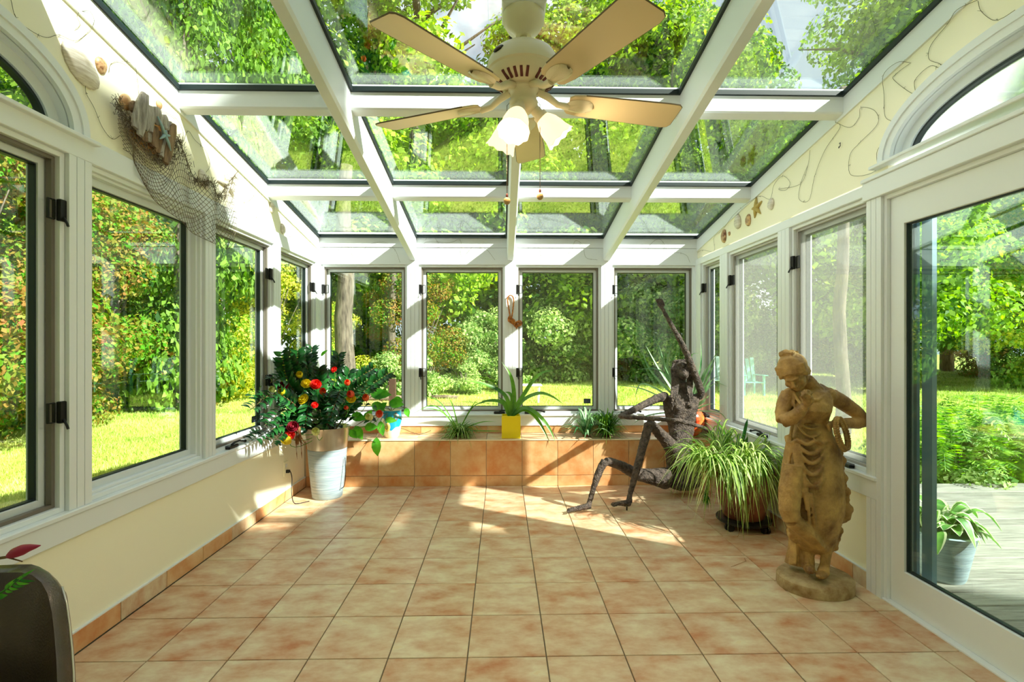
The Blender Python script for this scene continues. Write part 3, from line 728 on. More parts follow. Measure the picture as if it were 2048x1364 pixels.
bd = MB().ell((fx-.098, fy-.092, 2.412), (.026, .008, .015), 20, 8, Euler((math.radians(-35), 0, math.radians(-46)))).build('maker_badge', M['black'], fan, smooth=True)
MB().ell((fx-.1005, fy-.0955, 2.410), (.021, .006, .010), 20, 8, Euler((math.radians(-35), 0, math.radians(-46)))).build('badge_plate', M['chain'], bd, smooth=True)
MB().lathe([(0, 2.318), (.058, 2.318), (.060, 2.300), (.052, 2.292), (.050, 2.262), (.056, 2.256), (.056, 2.240), (.044, 2.226), (.030, 2.216), (0, 2.214)], (fx, fy, 0), 32).build('switch_housing', M['fan'], fan, smooth=True, auto=50)
for k in range(5):
    a = 1.469+2*pi*k/5; ca, sa_ = math.cos(a), math.sin(a)
    pit = math.radians(-12)
    def L(r, t, h=0):
        zz = t*math.sin(pit)+h
        return (fx+r*ca-t*math.cos(pit)*sa_, fy+r*sa_+t*math.cos(pit)*ca, 2.268+zz)
    out = []
    pr = [(.185, -.012), (.180, -.038), (.195, -.052), (.24, -.060), (.40, -.066), (.60, -.073), (.640, -.072), (.655, -.060), (.664, .050), (.655, .066), (.63, .073), (.40, .066), (.24, .060), (.195, .052), (.180, .038), (.185, .012)]
    bl = MB(); bl.loft([[L(r, t, -.003) for r, t in pr], [L(r, t, .003) for r, t in pr]], True)
    b_ = bl.build('blade', M['blade'], fan)
    ed = MB(); ed.tube([L(r, t, .0) for r, t in pr[3:13]], .0034, 5); ed.build('edge_band', M['blade_edge'], b_, smooth=True)
    ir = MB()
    ir.tube([(fx+.058*ca, fy+.058*sa_, 2.302), (fx+.10*ca, fy+.10*sa_, 2.288), (fx+.14*ca, fy+.14*sa_, 2.262), L(.185, 0, -.010)], [.013, .014, .012, .014], 10)
    rings = []
    for r, w in ((.175, .012), (.185, .026), (.205, .036), (.235, .040), (.262, .036), (.280, .024), (.286, .008)):
        rings.append([L(r, -w, -.004), L(r, -w*.6, -.011), L(r, 0, -.014), L(r, w*.6, -.011), L(r, w, -.004)])
    ir.loft(rings, False, False)
    for j in range(-3, 4): ir.tube([L(.19, j*.004, -.013), L(.272, j*.0095, -.0115+abs(j)*.0014)], .0018, 4)
    ir.build('blade_iron', M['fan'], fan, smooth=True, auto=60)
SH = [(-1.95, .50), (2.35, .62), (.12, .78)]
for k, (a, tl) in enumerate(SH):
    ax = Vector((math.cos(a)*math.sin(tl), math.sin(a)*math.sin(tl), -math.cos(tl))); o0 = Vector((fx, fy, 2.236))+Vector((math.cos(a), math.sin(a), 0))*.038
    u = ax.orthogonal().normalized(); v = ax.cross(u)
    arm = MB(); arm.tube([o0-ax*.01, o0+ax*.022, o0+ax*.05], [.019, .021, .019], 14); arm.tube([o0+ax*.034, o0+ax*.060], [.028, .028], 18); arm.build('lamp_socket', M['fan'], fan, smooth=True, auto=40)
    rings = []; n = 36
    for t, r in ((.050, .026), (.062, .034), (.080, .043), (.105, .049), (.130, .052), (.150, .058), (.158, .0615)):
        ring_ = []
        for j in range(n):
            an = 2*pi*j/n; sc_ = 0.0
            if t > .14: sc_ = .0035*math.cos(9*an)*(t-.14)/.018
            rr_ = r*(1+.025*math.cos(9*an)*(t-.05)/.1); ring_.append(o0+ax*(t+sc_)+u*(rr_*math.cos(an))+v*(rr_*math.sin(an)))
        rings.append(ring_)
    inner = [[o0+ax*((p-o0).dot(ax))+(p-o0-ax*((p-o0).dot(ax)))*.955 for p in rg] for rg in reversed(rings)]
    MB().loft(rings+inner, False).build('lamp_shade', M['shade'], fan, smooth=True)
    MB().ell(o0+ax*.098, (.020, .020, .026), 14, 10).build('bulb', M['bulb'], fan, smooth=True)
    l_ = bpy.data.lights.new('fan_lamp', 'POINT'); l_.energy = 5; l_.color = (1, .80, .52); l_.shadow_soft_size = .03
    lo_ = bpy.data.objects.new('fan_lamp', l_); COL.objects.link(lo_); lo_.location = o0+ax*.150
for (px, zt, zb, Y) in ((1014, 2.24, 1.893, 1.985), (1080, 2.245, 1.912, 1.985)):
    x = at(px, 400, Y=Y).x; mb = MB(); n = int((zt-zb)/.0042)
    for k in range(n):
        z = zt-(zt-zb)*k/n; mb.add([(x-.0021, Y, z), (x, Y-.0021, z), (x+.0021, Y, z), (x, Y+.0021, z), (x, Y, z+.0016), (x, Y, z-.0016)], [(0, 1, 4), (1, 2, 4), (2, 3, 4), (3, 0, 4), (1, 0, 5), (2, 1, 5), (3, 2, 5), (0, 3, 5)])
    mb.tube([(x, Y, zb), (x, Y, zt)], .0010, 4)
    mb.tube([(x, Y, zt), (fx+(.052 if x > fx else -.052), fy-.01, zt+.012)], .001, 4)
    ch = mb.build('pull_chain', M['chain'], fan)
    mb = MB().lathe([(0, .012), (.003, .012), (.0045, .006), (.0045, 0), (.003, -.003)], (x, Y, zb-.008), 12); mb.build('chain_cap', M['copper'], ch, smooth=True)
    MB().ell((x, Y, zb-.025), (.0135, .0135, .0145), 16, 10).build('wooden_ball', M['woodball'], ch, smooth=True)

# ------------------------------------------------------------------ figures: many closed volumes fused into one continuous skin
def fuse(mb, name, m, parent, voxel=.006, smooth=3, amp=0, nscale=20):
    o = mb.build('tmp', m); md = o.modifiers.new('r', 'REMESH'); md.mode = 'VOXEL'; md.voxel_size = voxel; md.use_smooth_shade = True
    sm = o.modifiers.new('s', 'SMOOTH'); sm.iterations = smooth; sm.factor = .5
    dg = bpy.context.evaluated_depsgraph_get(); me = bpy.data.meshes.new_from_object(o.evaluated_get(dg)); bpy.data.objects.remove(o)
    me.name = name
    if amp:
        me.update(); nv = len(me.vertices); co = np.empty(nv*3); no = np.empty(nv*3)
        me.vertices.foreach_get('co', co); me.vertex_normals.foreach_get('vector', no); co = co.reshape(-1, 3); no = no.reshape(-1, 3)
        d = np.array([noise.noise(Vector(c)*nscale)+.6*noise.noise(Vector(c)*nscale*2.7) for c in co]); co += no*(d*amp)[:, None]
        me.vertices.foreach_set('co', co.ravel()); me.update()
    r = bpy.data.objects.new(name, me); COL.objects.link(r); me.polygons.foreach_set('use_smooth', [True]*len(me.polygons))
    if not me.materials: me.materials.append(m)
    if parent: r.parent = parent; r.matrix_parent_inverse = parent_world(parent).inverted()
    return r

# the standing garden statue
M['stone'] = mat('ochre_stone', (190, 140, 66), .6, noise_cols=[(96, 58, 16), (164, 108, 38), (198, 142, 60), (214, 174, 104)], nscale=9, detail=10, pos=(.28, .75), bump=.35, bscale=90)
SY = 2.72
def q(cx, cy_, dy=0): return at(1520+cx/2.573, 690+cy_/2.573, Y=SY+dy)
st = thing('garden_statue', 'ochre stone statue of a draped woman, hand at her chin, by the glass door', 'statue', (1.69, SY, 0))
mb = MB()
TR = [(225, 262, 300, .035, -.005), (238, 195, 352, .055, -.005), (262, 166, 364, .068, -.01), (300, 162, 366, .084, -.018), (335, 166, 358, .088, -.022), (365, 174, 350, .074, -.012), (395, 182, 345, .064, 0), (430, 172, 355, .076, 0),
      (470, 158, 372, .088, 0), (498, 145, 392, .100, 0), (560, 134, 406, .112, 0), (640, 122, 412, .120, 0), (720, 116, 420, .122, -.005), (800, 116, 424, .120, -.01), (860, 121, 420, .116, -.015),
      (905, 138, 408, .104, -.02), (950, 152, 398, .094, -.015), (1000, 176, 388, .080, -.01), (1045, 205, 378, .060, 0), (1062, 225, 368, .045, 0)]
def trat(cyy):
    for a, b in zip(TR, TR[1:]):
        if a[0] <= cyy <= b[0]:
            t = (cyy-a[0])/(b[0]-a[0]); return [a[i]+(b[i]-a[i])*t for i in range(5)]
    return TR[-1] if cyy > 500 else TR[0]
def surf(cx, cyy, off=0):
    _, xl, xr, hd, dy = trat(cyy); xc = (xl+xr)/2; hw = (xr-xl)/2; t = max(-.97, min(.97, (cx-xc)/hw))
    return q(cx, cyy, dy-hd*math.sqrt(1-t*t)-off)
rings = []
for cyy, xl, xr, hd, dy in TR:
    a = q(xl, cyy, dy); b = q(xr, cyy, dy); c = (a+b)/2; rx = (b.x-a.x)/2
    rings.append([(c.x+rx*math.cos(t), c.y+hd*math.sin(t), c.z) for t in [2*pi*j/28 for j in range(28)]])
mb.loft(rings)
# bust, shoulders, neck
mb.ell(q(228, 318, -.062), (.040, .036, .040), 14, 10); mb.ell(q(310, 322, -.066), (.040, .036, .040), 14, 10)
mb.ell(q(158, 258, 0), (.040, .045, .042), 12, 8); mb.ell(q(352, 258, 0), (.040, .045, .042), 12, 8)
mb.tube([q(292, 250, .005), q(270, 215, -.005), q(238, 178, -.02)], [.050, .037, .036], 16)
mb.tube([q(300, 232, .015), q(340, 244, .015)], [.04, .03], 12); mb.tube([q(262, 232, .01), q(200, 240, .01)], [.036, .03], 12)
# raised arm (at the left in the view): shoulder, elbow, wrist, hand at the chin
mb.tube([q(150, 250, 0), q(128, 300, -.01), q(116, 350, -.03), q(118, 392, -.055)], [.040, .041, .038, .034], 16)
mb.tube([q(118, 392, -.055), q(160, 378, -.085), q(205, 345, -.12), q(236, 312, -.14)], [.035, .036, .030, .021], 16)
hd0 = q(243, 288, -.160); mb.ell(hd0, (.023, .017, .034), 12, 8, Euler((0, math.radians(-12), 0)))
for k, (fxx, fy_) in enumerate(((214, 246), (226, 236), (239, 235), (251, 244))):
    b = q(228+k*10, 276, -.168); e = q(fxx, fy_+14, -.186); k2 = q(fxx+4, fy_, -.172); k3 = q(fxx+14, fy_+4, -.158); mb.tube([b, e, k2, k3], [.0105, .0100, .0090, .0075], 8)
mb.tube([q(256, 304, -.165), q(270, 286, -.172), q(266, 262, -.170)], [.011, .010, .0075], 8)
# bent arm (at the right): shoulder, elbow out, wrist at the hip with the wreath
mb.tube([q(366, 262, .01), q(430, 300, .02), q(495, 345, .03), q(540, 388, .03)], [.042, .041, .036, .029], 16)
mb.tube([q(545, 392, .03), q(500, 402, .012), q(440, 402, -.02), q(382, 402, -.055)], [.029, .032, .027, .021], 16)
mb.ell(q(368, 408, -.072), (.026, .020, .018), 12, 8)
for k in range(4): mb.tube([q(360+k*3, 402+k*6, -.085), q(347+k*3, 412+k*7, -.100), q(350+k*3, 424+k*6, -.094)], [.0082, .0075, .006], 8)
mb.tube([q(378, 400, -.082), q(392, 392, -.098), q(404, 398, -.104)], [.009, .008, .006], 8)
# drapery: girdle, overfold hem, swags, long folds, side cascade
mb.tube([surf(x, 395, -.004) for x in range(184, 346, 10)], .009, 8)
hem = [surf(x, 495+9*math.sin((x-140)*.075)+(8 if 200 < x < 330 else 0), .004) for x in range(146, 396, 8)]; mb.tube(hem, .011, 8)
for x0, x1, yt, dp in ((208, 322, 402, 30), (194, 338, 408, 66)):
    mb.tube([surf(x0+(x1-x0)*t, yt+dp*math.sin(pi*t)**.8, .001) for t in [k/12 for k in range(13)]], .0075, 7)
for x0, x1, yt, dp in ((196, 338, 508, 52), (184, 352, 508, 102), (178, 366, 512, 156), (176, 380, 516, 214)):
    mb.tube([surf(x0+(x1-x0)*t, yt+dp*math.sin(pi*t)**.85, .001) for t in [k/14 for k in range(15)]], [.007+.005*math.sin(pi*k/14) for k in range(15)], 7)
for pts in ([(165, 505), (150, 600), (136, 700), (128, 780)], [(182, 505), (196, 600), (232, 700), (246, 800), (252, 900), (250, 1000)], [(176, 505), (182, 600), (212, 700), (232, 790), (240, 850)],
            [(345, 505), (352, 620), (350, 740), (335, 860), (310, 960), (300, 1030)], [(365, 505), (378, 620), (384, 740), (372, 860), (345, 960), (330, 1030)], [(385, 500), (400, 620), (408, 740), (400, 850), (375, 960), (352, 1030)],
            [(330, 560), (318, 660), (300, 740)], [(395, 560), (410, 650), (418, 720)], [(262, 760), (275, 860), (285, 960), (292, 1030)], [(168, 405), (160, 450), (156, 490)], [(355, 405), (368, 450), (376, 490)], [(340, 410), (350, 450), (352, 490)]):
    sp = smoothline([(x, y, 0) for x, y in pts], 5); mb.tube([surf(p.x, p.y, .001) for p in sp], [.009]*len(sp), 7)
# bent leg pushing the cloth forward: thigh, knee and shin crossing to the right
mb.tube([q(175, 620, -.07), q(155, 740, -.09), q(150, 850, -.115), q(165, 900, -.12)], [.055, .056, .050, .044], 18)
mb.tube([q(165, 900, -.12), q(225, 950, -.105), q(290, 1010, -.085), q(330, 1050, -.06)], [.044, .040, .033, .026], 16)
mb.tube([q(310, 640, -.05), q(305, 760, -.065), q(290, 880, -.05), q(270, 1000, -.02)], [.058, .055, .045, .034], 16)
for k in range(5): mb.tube([q(180+k*14, 905+k*6, -.155+.004*k), q(235+k*12, 962+k*7, -.135), q(300+k*8, 1012+k*9, -.112)], [.005, .006, .005], 6)
# cascade of cloth on the right, with scalloped edge
sc_ = [(405, 520), (414, 560), (430, 600), (420, 640), (438, 690), (432, 730), (452, 760), (446, 800), (466, 850), (452, 890), (420, 900), (405, 925), (414, 960), (400, 1000), (388, 1045)]
for k in range(len(sc_)-1):
    a, b = sc_[k], sc_[k+1]; mb.tube([q(a[0]-16, a[1], -.01), q(b[0]-16, b[1], -.01)], [.024, .024], 10)
    mb.ell(q(b[0]-9, b[1]-8, -.02), (.020, .030, .024), 10, 6)
mb.ell(q(425, 850, -.01), (.042, .05, .055), 12, 8)
for k in range(6): mb.tube([q(150+(k % 3)*8, 905+k*16, .02), q(168+(k % 2)*20, 925+k*16, -.03)], [.022, .020], 8)
mb.tube([q(140, 470, -.01), q(150, 500, -.04), q(158, 540, -.05)], [.016, .018, .010], 8)
# collar folds and sleeve edges
mb.tube([q(352, 238, -.03), surf(330, 262, .002), surf(300, 282, .004), surf(272, 280, .004)], .0085, 8)
mb.tube([q(172, 240, -.03), surf(186, 270, .002), surf(205, 300, .004), surf(228, 318, .01)], .008, 8)
mb.tube([q(160, 238, -.03), surf(172, 280, .002), surf(180, 330, .0)], .007, 8); mb.tube([q(360, 244, -.02), surf(356, 300, .004), surf(345, 350, .004)], .010, 8)
# feet and ankles, tree stump
mb.tube([q(345, 1040, -.05), q(338, 1090, -.055), q(332, 1140, -.06), q(326, 1168, -.07)], [.028, .025, .024, .030], 14)
mb.tube([q(252, 1030, -.01), q(248, 1090, -.01), q(250, 1130, -.02)], [.034, .030, .030], 14)
mb.tube([q(326, 1172, -.06), q(318, 1184, -.10), q(308, 1190, -.135)], [.028, .026, .018], 12, flat=.8); mb.tube([q(250, 1140, -.02), q(254, 1152, -.06), q(262, 1160, -.10)], [.030, .027, .018], 12)
for k in range(5):
    mb.tube([q(300+k*7, 1187, -.13), q(296+k*7.5, 1192, -.155+abs(k-1)*.006)], [.0085 if k else .011, .007], 7); mb.tube([q(250+k*7, 1160, -.09), q(249+k*8, 1167, -.118+abs(k-3)*.005)], [.0085, .007], 7)
mb.tube([q(192, 960, .05), q(188, 1040, .045), q(184, 1130, .03)], [.040, .042, .056], 14)
for k in range(7): mb.tube([q(160+k*9, 1000, .0+abs(k-3)*.008), q(154+k*10, 1130, -.025+abs(k-3)*.008)], .006, 6)
fuse(mb, 'draped_body', M['stone'], st, .0045, 1, .0012, 60)
# head: looks down to her right hand
hc = q(176, 142, -.035); fdir = Vector((-.50, -.66, -.56)).normalized(); upv = Vector((-.42, -.12, .90)); upv = (upv-fdir*upv.dot(fdir)).normalized(); sd = fdir.cross(upv)
def H(f, s, u): return hc+fdir*f+sd*s+upv*u
RM = Matrix((sd, fdir, upv)).transposed().to_euler()
mb = MB()
mb.ell(H(-.008, 0, .020), (.067, .080, .070), 20, 14, RM); mb.ell(H(.030, 0, -.028), (.050, .048, .058), 18, 12, RM); mb.ell(H(.050, 0, -.070), (.022, .018, .016), 12, 8, RM)
mb.tube([H(.072, 0, .008), H(.088, 0, -.018), H(.094, 0, -.030)], [.008, .009, .011], 8); mb.ell(H(.086, .010, -.032), .007, 8, 6); mb.ell(H(.086, -.010, -.032), .007, 8, 6)
mb.tube([H(.068, -.032, .008), H(.079, -.018, .013), H(.078, 0, .009), H(.079, .018, .013), H(.068, .032, .008)], .0065, 8)
for s in (-1, 1):
    mb.ell(H(.068, s*.020, -.004), (.013, .008, .008), 10, 6, RM); mb.ell(H(.055, s*.034, -.030), (.016, .014, .018), 10, 6, RM)
    mb.ell(H(-.004, s*.066, -.010), (.009, .016, .022), 10, 8, RM)
mb.tube([H(.072, -.019, -.047), H(.081, 0, -.044), H(.072, .019, -.047)], [.004, .0065, .004], 8); mb.tube([H(.070, -.016, -.054), H(.079, 0, -.055), H(.070, .016, -.054)], [.004, .006, .004], 8)
mb.tube([H(-.012, 0, -.05), q(236, 180, -.02)], [.036, .037], 14)
head = fuse(mb, 'head', M['stone'], st, .0036, 2)
mb = MB()
mb.ell(H(-.016, 0, .034), (.073, .082, .066), 20, 14, RM)
for k in range(17):     # waves combed back from the brow
    s0 = -.064+.008*k; w = math.sqrt(max(0, 1-(s0/.076)**2))
    mb.tube([H(.058*w+.012, s0, .040-.25*abs(s0)+.003*math.sin(k*2.1)), H(.046*w, s0*1.02, .066), H(.012, s0*.95, .088*w+.010), H(-.035, s0*.8, .092*w), H(-.070, s0*.5, .070)], [.0075, .008, .008, .008, .006], 6)
for s in (-1, 1):
    for k in range(3): mb.tube([H(.060-k*.01, s*(.040+.006*k), .030-.010*k), H(.030, s*.066, .012-.008*k), H(-.010, s*.072, .004-.010*k), H(-.055, s*.045, .02)], .007, 6)
mb.tube([H(-.03, -.03, .092), H(-.04, .01, .104), H(-.06, .04, .088)], [.018, .022, .018], 10)
mb.ell(H(-.088, .002, .052), (.032, .028, .034), 14, 10, RM)
for k in range(5): mb.tube([H(-.088+.022*math.cos(a), .002+.034*math.sin(a), .052-.018+.009*k+.02*math.cos(a)) for a in [2*pi*j/9 for j in range(10)]], .005, 5)
mb.tube([H(-.076, .02, .02), H(-.088, .03, -.02), H(-.084, .034, -.05)], [.012, .010, .006], 8)
fuse(mb, 'hair', M['stone'], st, .0036, 1, .001, 90)
# wreath in her hand
mb = MB(); wr_ = []
for k in range(40):
    a = 2*pi*k/40; wr_.append(q(417+24*math.cos(a)+.28*80*math.sin(a)*.9, 458+82*math.sin(a), -.095+.02*math.cos(a)))
mb.tube(wr_+[wr_[0]], .011, 8)
for k in range(0, 40):
    for s in (-1, 1): mb.ell(wr_[k]+Vector((s*.009, -.009, .004*s)), (.008, .007, .007), 6, 4)
mb.build('wreath', M['stone'], st, smooth=True)
# oval base
bc = q(279, 1238, 0); bx_, by_ = bc.x, SY-.005
mb = MB().lathe([(0, 0), (.186, 0), (.192, .010), (.190, .060), (.180, .070), (.170, .072), (0, .074)], (bx_, by_, 0), 40, 1, .88)
mb.build('oval_base', mat('worn_stone_base', (184, 146, 80), .75, noise_cols=[(122, 86, 38), (180, 140, 72), (214, 196, 152)], nscale=10, detail=10, pos=(.3, .78), bump=.6, bscale=60), st, smooth=True, auto=40)

# ------------------------------------------------------------------ seated figure of rough bronze
M['bronze_cast'] = mat('rough_bronze', (60, 46, 40), .5, .25, noise_cols=[(24, 18, 16), (62, 48, 42), (120, 104, 94)], nscale=30, detail=8, pos=(.3, .72), bump=1.6, bscale=110)
sg = thing('bronze_figure', 'rough dark bronze figure of a slim seated woman raising one arm, before the ledge', 'sculpture', (1.42, 4.42, 0))
def g(cx, cy_, Y): return at(1120+cx/2.8417, 580+cy_/2.8417, Y=Y)
mb = MB()
# torso: lofted rings (cy, xl, xr, Y, half depth)
rings = []
for cyy, xl, xr, Y, hd in ((590, 640, 760, 4.48, .05), (606, 600, 792, 4.48, .07), (640, 584, 790, 4.47, .085), (680, 590, 780, 4.46, .09), (720, 600, 772, 4.46, .08), (770, 614, 764, 4.46, .07), (820, 622, 758, 4.45, .068), (870, 622, 752, 4.44, .075), (930, 630, 780, 4.43, .09), (1000, 610, 800, 4.42, .11), (1060, 590, 800, 4.40, .12), (1110, 600, 790, 4.38, .11), (1128, 640, 760, 4.38, .08)):
    a = g(xl, cyy, Y); b = g(xr, cyy, Y); c = (a+b)/2
    rings.append([(c.x+(b.x-a.x)/2*math.cos(t), Y+hd*math.sin(t), c.z) for t in [2*pi*j/20 for j in range(20)]])
mb.loft(rings)
mb.ell(g(668, 668, 4.385), (.030, .026, .032), 10, 8); mb.ell(g(735, 655, 4.385), (.030, .028, .032), 10, 8)
mb.tube([g(700, 600, 4.48), g(695, 560, 4.47), g(696, 520, 4.45)], [.045, .036, .036], 12)
# head tipped back
hc2 = g(692, 458, 4.46); f2 = Vector((-.18, -.80, .57)).normalized(); u2 = Vector((0, .57, .80)); u2 = (u2-f2*u2.dot(f2)).normalized(); s2 = f2.cross(u2); R2 = Matrix((s2, f2, u2)).transposed().to_euler()
def H2(f, s, u): return hc2+f2*f+s2*s+u2*u
mb.ell(H2(-.01, 0, .01), (.074, .088, .085), 16, 12, R2); mb.ell(H2(.040, 0, -.055), (.048, .045, .055), 14, 10, R2)
mb.tube([H2(.078, 0, .02), H2(.105, 0, -.018), H2(.098, 0, -.026)], [.009, .013, .010], 8)
mb.tube([H2(.070, -.04, .018), H2(.088, 0, .026), H2(.070, .04, .018)], .011, 8)
mb.tube([H2(.078, -.022, -.050), H2(.092, 0, -.048), H2(.078, .022, -.050)], .008, 8); mb.ell(H2(.070, 0, -.088), .022, 10, 8)
for s in (-1, 1): mb.ell(H2(.066, s*.034, -.018), .016, 8, 6)
# arms
mb.tube([g(600, 606, 4.46), g(545, 618, 4.40), g(470, 655, 4.28), g(400, 690, 4.18), g(338, 718, 4.10)], [.045, .036, .030, .026, .020], 12)
mb.tube([g(338, 718, 4.10), g(450, 728, 4.06), g(580, 735, 4.04), g(680, 742, 4.04), g(760, 765, 4.06), g(825, 785, 4.08)], [.019, .017, .017, .019, .017, .014], 12)
for k in range(4): mb.tube([g(822, 783+k*3, 4.08), g(845+k*4, 792+k*7, 4.07), g(862+k*3, 806+k*9, 4.08)], [.008, .007, .005], 7)
mb.tube([g(786, 608, 4.47), g(804, 585, 4.44), g(775, 500, 4.40), g(742, 420, 4.36), g(722, 365, 4.33)], [.036, .034, .032, .032, .028], 12)
mb.tube([g(722, 365, 4.33), g(690, 300, 4.31), g(640, 210, 4.29), g(600, 140, 4.28), g(582, 105, 4.28)], [.028, .025, .020, .017, .016], 12)
mb.ell(g(570, 88, 4.28), (.022, .016, .034), 10, 8, Euler((0, math.radians(-30), 0)))
for k in range(4): mb.tube([g(560+k*10, 80-k*1, 4.28), g(545+k*11, 58-k*2, 4.27), g(541+k*11, 48+k*1, 4.262)], [.008, .007, .006], 7)
mb.tube([g(582, 96, 4.28), g(594, 84, 4.27), g(590, 72, 4.26)], [.008, .007, .005], 7)
# legs: far thigh and raised knee, near leg stretched lower
mb.tube([g(660, 985, 4.38), g(640, 900, 4.32), g(590, 840, 4.24), g(530, 775, 4.14), g(508, 752, 4.11)], [.085, .066, .050, .040, .034], 14)
mb.tube([g(506, 756, 4.11), g(485, 840, 4.09), g(462, 920, 4.07), g(436, 1020, 4.04), g(412, 1110, 4.02), g(396, 1170, 4.00), g(394, 1205, 3.99)], [.036, .036, .033, .030, .024, .020, .026], 12)
mb.tube([g(600, 1070, 4.36), g(520, 1060, 4.30), g(430, 1045, 4.22), g(350, 1000, 4.13), g(290, 978, 4.06), g(262, 972, 4.03)], [.095, .066, .050, .040, .034, .030], 14)
mb.tube([g(258, 972, 4.03), g(232, 1010, 4.02), g(212, 1060, 4.01), g(192, 1120, 4.00), g(172, 1190, 3.99), g(164, 1220, 3.98)], [.034, .030, .030, .022, .019, .022], 12)
mb.tube([g(172, 1226, 3.985), g(120, 1236, 3.95), g(80, 1246, 3.93), g(48, 1252, 3.92)], [.024, .022, .020, .017], 10)
mb.tube([g(396, 1212, 3.99), g(350, 1212, 3.96), g(318, 1216, 3.95), g(290, 1222, 3.94)], [.028, .020, .014, .010], 10)
for k in range(5):
    mb.tube([g(60, 1250+k*2, 3.94-k*.012), g(38, 1253+k*2, 3.93-k*.014)], [.008, .006], 6)
    mb.tube([g(350, 1212, 3.97), g(318-k*3, 1205+k*6, 3.98-k*.02), g(288+k*3, 1212+k*5, 3.985-k*.025)], [.010, .007, .005], 6)
body = fuse(mb, 'cast_body', M['bronze_cast'], sg, .0070, 1, .004, 45)
mb = MB()
for k in range(20):
    left = k < 11; x0 = 640+3.4*k if left else 728+3.2*(k-11); yb = 610+(k*37 % 90) if left else 590+(k*23 % 50)
    mb.tube([g(x0+(10 if left else -14), 405, 4.50), g(x0-4, 450, 4.45), g(x0-2, 520, 4.425), g(x0-6, 570, 4.41), g(x0-10 if left else x0+4, yb, 4.375)], [.012, .012, .010, .009, .005], 6)
for k in range(9): mb.tube([H2(.05, -.05+.0125*k, .075), H2(.0, -.06+.015*k, .098), H2(-.06, -.05+.0125*k, .07)], .011, 6)
fuse(mb, 'hair', M['bronze_cast'], sg, .005, 1, .003, 60)
rb = g(380, 1262, 3.985); MB().tube([(rb.x, 3.985, 0), (rb.x, 3.985, .05)], .006, 8).build('support_rod', M['black'], sg)
# ------------------------------------------------------------------ indoor plants
M['terracotta'] = mat('brown_glazed_pot', (120, 70, 48), .45, noise_cols=[(92, 50, 34), (140, 84, 58)], nscale=6, bump=.1)
M['soil'] = mat('potting_soil', (52, 40, 30), .95, noise_cols=[(34, 26, 20), (80, 64, 48)], nscale=60, bump=.8)
M['zz'] = mat('zz_leaf', (16, 60, 30), .28, noise_cols=[(8, 42, 22), (18, 68, 30), (40, 104, 44)], nscale=6, island=.4, trans=.12)
M['lush'] = mat('lush_leaf', (40, 120, 30), .35, noise_cols=[(24, 96, 30), (58, 148, 36), (104, 190, 56)], nscale=7, island=.4, trans=.35)
M['strapg'] = mat('strap_leaf', (44, 110, 30), .35, noise_cols=[(34, 92, 26), (66, 134, 38), (110, 164, 56)], nscale=5, island=.5, trans=.3)
M['spider_g'] = mat('spider_green', (66, 130, 40), .45, noise_cols=[(44, 104, 30), (92, 152, 46), (140, 184, 70)], nscale=5, island=.6, trans=.35)
M['spider_w'] = mat('spider_cream', (206, 220, 140), .45, noise_cols=[(170, 200, 90), (226, 232, 170)], nscale=5, island=.6, trans=.35)
M['dry'] = mat('dry_leaf', (150, 100, 60), .8, noise_cols=[(110, 66, 40), (180, 130, 84)], nscale=12, trans=.2)
M['aloe'] = mat('aloe_leaf', (92, 148, 96), .4, noise_cols=[(58, 116, 66), (110, 160, 108), (160, 196, 150)], nscale=5, island=.5, trans=.2)
M['stem'] = mat('brown_stem', (104, 84, 48), .7)
LZ = .4285
def vstrap(mb, pts, w, pale=.4):
    """variegated strap leaf: material 0 edges, material 1 centre stripe"""
    n = len(pts)
    cols = [-1, -pale, pale, 1]; vs = []; pts = [Vector(p) for p in pts]
    for i, p in enumerate(pts):
        t = i/(n-1); d = (pts[min(i+1, n-1)]-pts[max(i-1, 0)]).normalized(); sd = d.cross(Vector((0, 0, 1)))
        if sd.length < 1e-3: sd = Vector((1, 0, 0))
        sd.normalize(); nn = sd.cross(d); ww = max(.0005, w*(math.sin(pi*min(1, .22+.78*t))**.55)*(1-t**5))
        vs += [p+sd*ww*c+nn*ww*abs(c)*.35 for c in cols]
    o = len(mb.v); mb.v.extend([tuple(v) for v in vs])
    for i in range(n-1):
        for j, mi in ((0, 0), (1, 1), (2, 0)):
            a = o+i*4+j; mb.f.append((a, a+1, a+5, a+4)); mb.m.append(mi)
def arch_pts(c, az, L, rise, droop, n=8):
    c = Vector(c); out = []
    for i in range(n+1):
        t = i/n; out.append(c+Vector((math.cos(az)*L*t, math.sin(az)*L*t, rise*math.sin(min(1, t*1.15)*pi*.55)-droop*t**2.2)))
    return out
